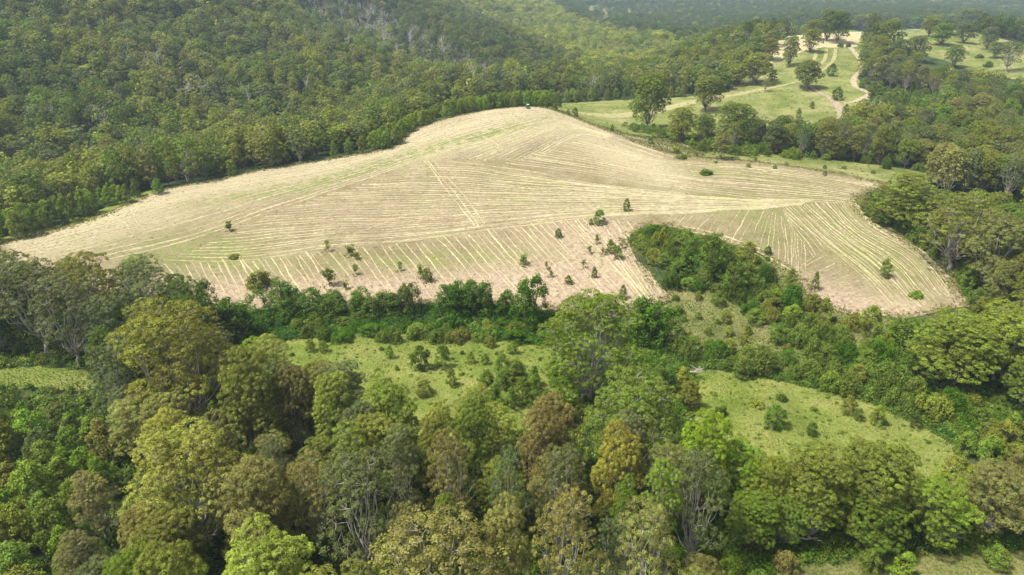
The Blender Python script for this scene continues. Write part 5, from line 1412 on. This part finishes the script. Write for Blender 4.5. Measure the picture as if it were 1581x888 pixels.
# uncut grass standing round the little trees the mower went round
sk = [p for p in THINGS if p['hero'] and p['cat'] in ('sapling', 'shrub') and inside(np.array([p['x']]), np.array([p['y']]), FSEG)[0]]
sx2, sy2 = [], []
for p in sk:
    m = int(6 + 8 * p['r']); a = hw.uniform(0, 6.28, m); d_ = p['r'] * 0.55 + np.abs(hw.normal(0, 0.75, m))
    sx2 += list(p['x'] + np.cos(a) * d_); sy2 += list(p['y'] + np.sin(a) * d_)
sx2, sy2 = np.array(sx2), np.array(sy2); m = len(sx2); q2 = hw.uniform(.35, .75, m)
scatter('grass', 'uncut grass standing round the small trees in the hay', np.column_stack([sx2, sy2, H(sx2, sy2) + .1]), hw.integers(0, 4, m), hw.uniform(0, 6.28, m), np.column_stack([q2, q2, q2 * .8]),
        np.array([(0.12, 0.15, 0.04), (0.19, 0.19, 0.07), (0.27, 0.235, 0.13)])[hw.integers(0, 3, m)], TU)
for pl_, lb_, sd_ in (([MEADOW], 'leafy weeds dotted through the central meadow', 71), ([MEADOW_R], 'leafy weeds dotted through the right meadow', 72), ([ROUGH, ROUGH_R], 'leafy weeds in the rough grass by the notch', 73)):
    mass('weeds', lb_, pl_, 2.6, CL, (0.4, 1.1), (0.3, 0.9), [(0.07, 0.12, 0.02), (0.11, 0.155, 0.03), (0.17, 0.19, 0.05)], sd_, npat=12, thin=0.75)

mass('weeds', 'tussocks and weeds over the hill pasture and saddle', [PASTURE, STRIP], 5.0, CL, (0.6, 1.6), (0.25, 0.8), [(0.08, 0.12, 0.025), (0.13, 0.155, 0.04), (0.22, 0.20, 0.09)], 74, npat=30, thin=0.8)
mass('weeds', 'tussocks and weeds over the far right paddock', [PADDOCK], 7.5, CL, (0.9, 2.2), (0.3, 0.9), [(0.08, 0.12, 0.025), (0.12, 0.15, 0.04), (0.20, 0.185, 0.08)], 75, npat=40, thin=0.8)

# ------------------------------------------------------------------ tractor, stump, fallen timber
def box(b, c, s, bev=0.0, taper=1.0):
    x, y, z = c; a, d, h = s[0] / 2, s[1] / 2, s[2] / 2
    V = [(x + i * a * (taper if k > 0 else 1), y + j * d * (taper if k > 0 else 1), z + k * h) for i in (-1, 1) for j in (-1, 1) for k in (-1, 1)]
    o = len(b[0]); b[0].extend(V)
    b[1].extend([tuple(o + q for q in f) for f in ((0, 1, 3, 2), (4, 6, 7, 5), (0, 4, 5, 1), (2, 3, 7, 6), (0, 2, 6, 4), (1, 5, 7, 3))])
def prim(name, b, mat, parent, bevel=0.03):
    me = bpy.data.meshes.new(name); me.from_pydata(b[0], [], b[1]); me.materials.append(mat); me.update()
    o = link(name, me, parent)
    if bevel:
        m = o.modifiers.new('bevel', 'BEVEL'); m.width = bevel; m.segments = 2
    return o
def paint(name, c, r=0.35, spec=0.5):
    m, n, l = new_mat(name); return finish(m, n, l, c, r, spec=spec)
M['tgreen'] = paint('green_paint', (0.02, 0.20, 0.12)); M['rubber'] = paint('tyre_rubber', (0.02, 0.02, 0.02), .8); M['roofw'] = paint('white_roof_paint', (0.5, 0.55, 0.53)); M['glass'] = paint('cab_glass', (0.03, 0.07, 0.07), .08, 0.8)
M['yellow'] = paint('yellow_rim', (0.6, 0.45, 0.05)); M['metal'] = paint('dark_metal', (0.08, 0.08, 0.08), .5)
tx, ty = cast(815, 168); tx, ty = float(tx[0]), float(ty[0])
tr = link('tractor', None, label='small green tractor with a white cab roof on the crest of the hay field', category='tractor')
tr.location = (tx, ty, float(H(tx, ty)) + 0.14); tr.rotation_euler = (0, 0, 0.25)
b = ([], []); box(b, (0, 1.35, 1.15), (0.8, 1.7, 0.75), taper=.9); prim('bonnet', b, M['tgreen'], tr, .08)
b = ([], []); box(b, (0, 0, .95), (0.95, 2.2, .5)); prim('chassis', b, M['metal'], tr)
b = ([], []); box(b, (0, 2.22, 1.15), (.6, .05, .5)); prim('grille', b, M['metal'], tr, .01)
cab_ = link('cab', None, tr)
b = ([], [])
for sx in (-1, 1):
    for sy in (-1, 1): box(b, (sx * .62, -.15 + sy * .62, 1.95), (.09, .09, 1.2))
box(b, (0, -.15, 1.4), (1.32, 1.34, .12)); prim('cab_frame', b, M['tgreen'], tr, .02)
b = ([], []); box(b, (0, -.15, 1.96), (1.18, 1.18, 1.0)); prim('cab_glass', b, M['glass'], tr, .02)
b = ([], []); box(b, (0, -.15, 2.62), (1.5, 1.55, .16), taper=.92); prim('roof', b, M['roofw'], tr, .04)
bpy.data.objects.remove(cab_)
def wheel(x, y, r, w):
    k = 20; V, Fc = [], []
    prof = [(r * .55, -w / 2), (r * .92, -w / 2), (r, -w * .3), (r, w * .3), (r * .92, w / 2), (r * .55, w / 2)]
    for i in range(k):
        a = 2 * math.pi * i / k; rr3 = 1.0 + (0.03 if i % 2 else 0)
        for (q, o) in prof: V.append((o, math.cos(a) * q * rr3, math.sin(a) * q * rr3))
    for i in range(k):
        for j in range(6): Fc.append((i * 6 + j, i * 6 + (j + 1) % 6, ((i + 1) % k) * 6 + (j + 1) % 6, ((i + 1) % k) * 6 + j))
    o = prim('wheel', (V, Fc), M['rubber'], tr, 0); o.location = (x, y, r)
    V, Fc = [], []
    for i in range(k):
        a = 2 * math.pi * i / k
        V += [(-w * .25, math.cos(a) * r * .56, math.sin(a) * r * .56), (w * .25, math.cos(a) * r * .56, math.sin(a) * r * .56)]
        Fc.append((2 * i, 2 * i + 1, (2 * i + 3) % (2 * k), (2 * i + 2) % (2 * k)))
    V += [(0, 0, 0)]
    Fc += [(2 * i, (2 * i + 2) % (2 * k), 2 * k) for i in range(k)]
    prim('rim', (V, Fc), M['yellow'], o, 0)
for sx in (-1, 1): wheel(sx * .82, -.55, .78, .46); wheel(sx * .72, 1.75, .5, .32)
for sx in (-1, 1):
    b = ([], []); box(b, (sx * .82, -.55, 1.66), (.5, 1.1, .07)); prim('mudguard', b, M['tgreen'], tr, .02)
b = ([], []); box(b, (0, -1.5, .45), (2.3, .8, .25)); box(b, (0, -1.2, .7), (.5, .5, .3)); prim('mower_deck', b, M['tgreen'], tr, .03)
b = ([], []); box(b, (.42, 1.1, 1.85), (.08, .08, .7)); prim('exhaust', b, M['metal'], tr, .01)

sx_, sy_ = cast(1050, 246); sx_, sy_ = float(sx_[0]), float(sy_[0])
tv, tf = join_tubes([branch(prg, (0, 0, -.2), (.15, 0, 2.6), .42, .3, 6, 0, 8), branch(prg, (.1, 0, 1.6), (.7, .2, 2.4), .16, .1, 4, 0, 5)])
st = link('tree_stump', mesh_np('tree_stump', tv, tf.ravel(), np.full(len(tf), 4), [M['bark_dead']], smooth=True), label='grey dead stump standing at the far corner of the hay field', category='stump')
st.location = (sx_, sy_, float(H(sx_, sy_)))
def fallen(px, py, L, n, seed, label, mat):
    rng = np.random.default_rng(seed); X, Y = cast(px, py); x, y = float(X[0]), float(Y[0])
    T_ = []
    for i in range(n):
        a = rng.uniform(-.7, .7) + (0 if i else 0); d = np.array([math.cos(a), math.sin(a), rng.uniform(.05, .45)])
        s = rng.normal(0, .4, 3) * np.array([1, 1, .2]) + np.array([0, 0, 1.6]); e = s + d * L * rng.uniform(.5, 1)
        T_.append(branch(rng, s, e, .2, .07, 7, .2, 5))
        for j in range(4):
            f = rng.uniform(.3, .9); m = s + (e - s) * f
            T_.append(branch(rng, m, m + rng.normal(0, 1, 3) * np.array([1, 1, .5]) * L * .22 + np.array([0, 0, L * .1]), .08, .03, 5, .1, 4))
    tv, tf = join_tubes(T_)
    o = link('fallen_tree', mesh_np('fallen_tree', tv, tf.ravel(), np.full(len(tf), 4), [mat], smooth=True), label=label, category='fallen tree')
    o.location = (x, y, float(H(x, y)) + .8)
fallen(1066, 584, 4.5, 4, 1, 'bleached fallen branches between the giant gum and the right meadow', M['bark_pale'])
fallen(1215, 835, 6, 3, 2, 'long fallen grey trunk in the lower right undergrowth', M['bark_pale'])
fallen(1450, 835, 5, 4, 3, 'broken pale limbs in the lower right woods', M['bark_pale'])

# ------------------------------------------------------------------ valley air
hz, n, l = new_mat('valley_haze')
pv = n.new('ShaderNodeVolumePrincipled'); pv.inputs['Color'].default_value = (0.62, 0.80, 1.0, 1); pv.inputs['Density'].default_value = 0.00010
pv.inputs['Anisotropy'].default_value = 0.2
o_ = n.new('ShaderNodeOutputMaterial'); l.new(pv.outputs[0], o_.inputs['Volume'])
b = ([], []); zt, zb = float(GZ.max()) + 40, float(GZ.min()) - 1.5
box(b, (0, 0, (zt + zb) / 2), (33000, 33000, zt - zb)); prim('haze', b, hz, None, 0)
bpy.data.objects['haze']['kind'] = 'stuff'; bpy.data.objects['haze']['label'] = 'thin bluish haze over the valleys'
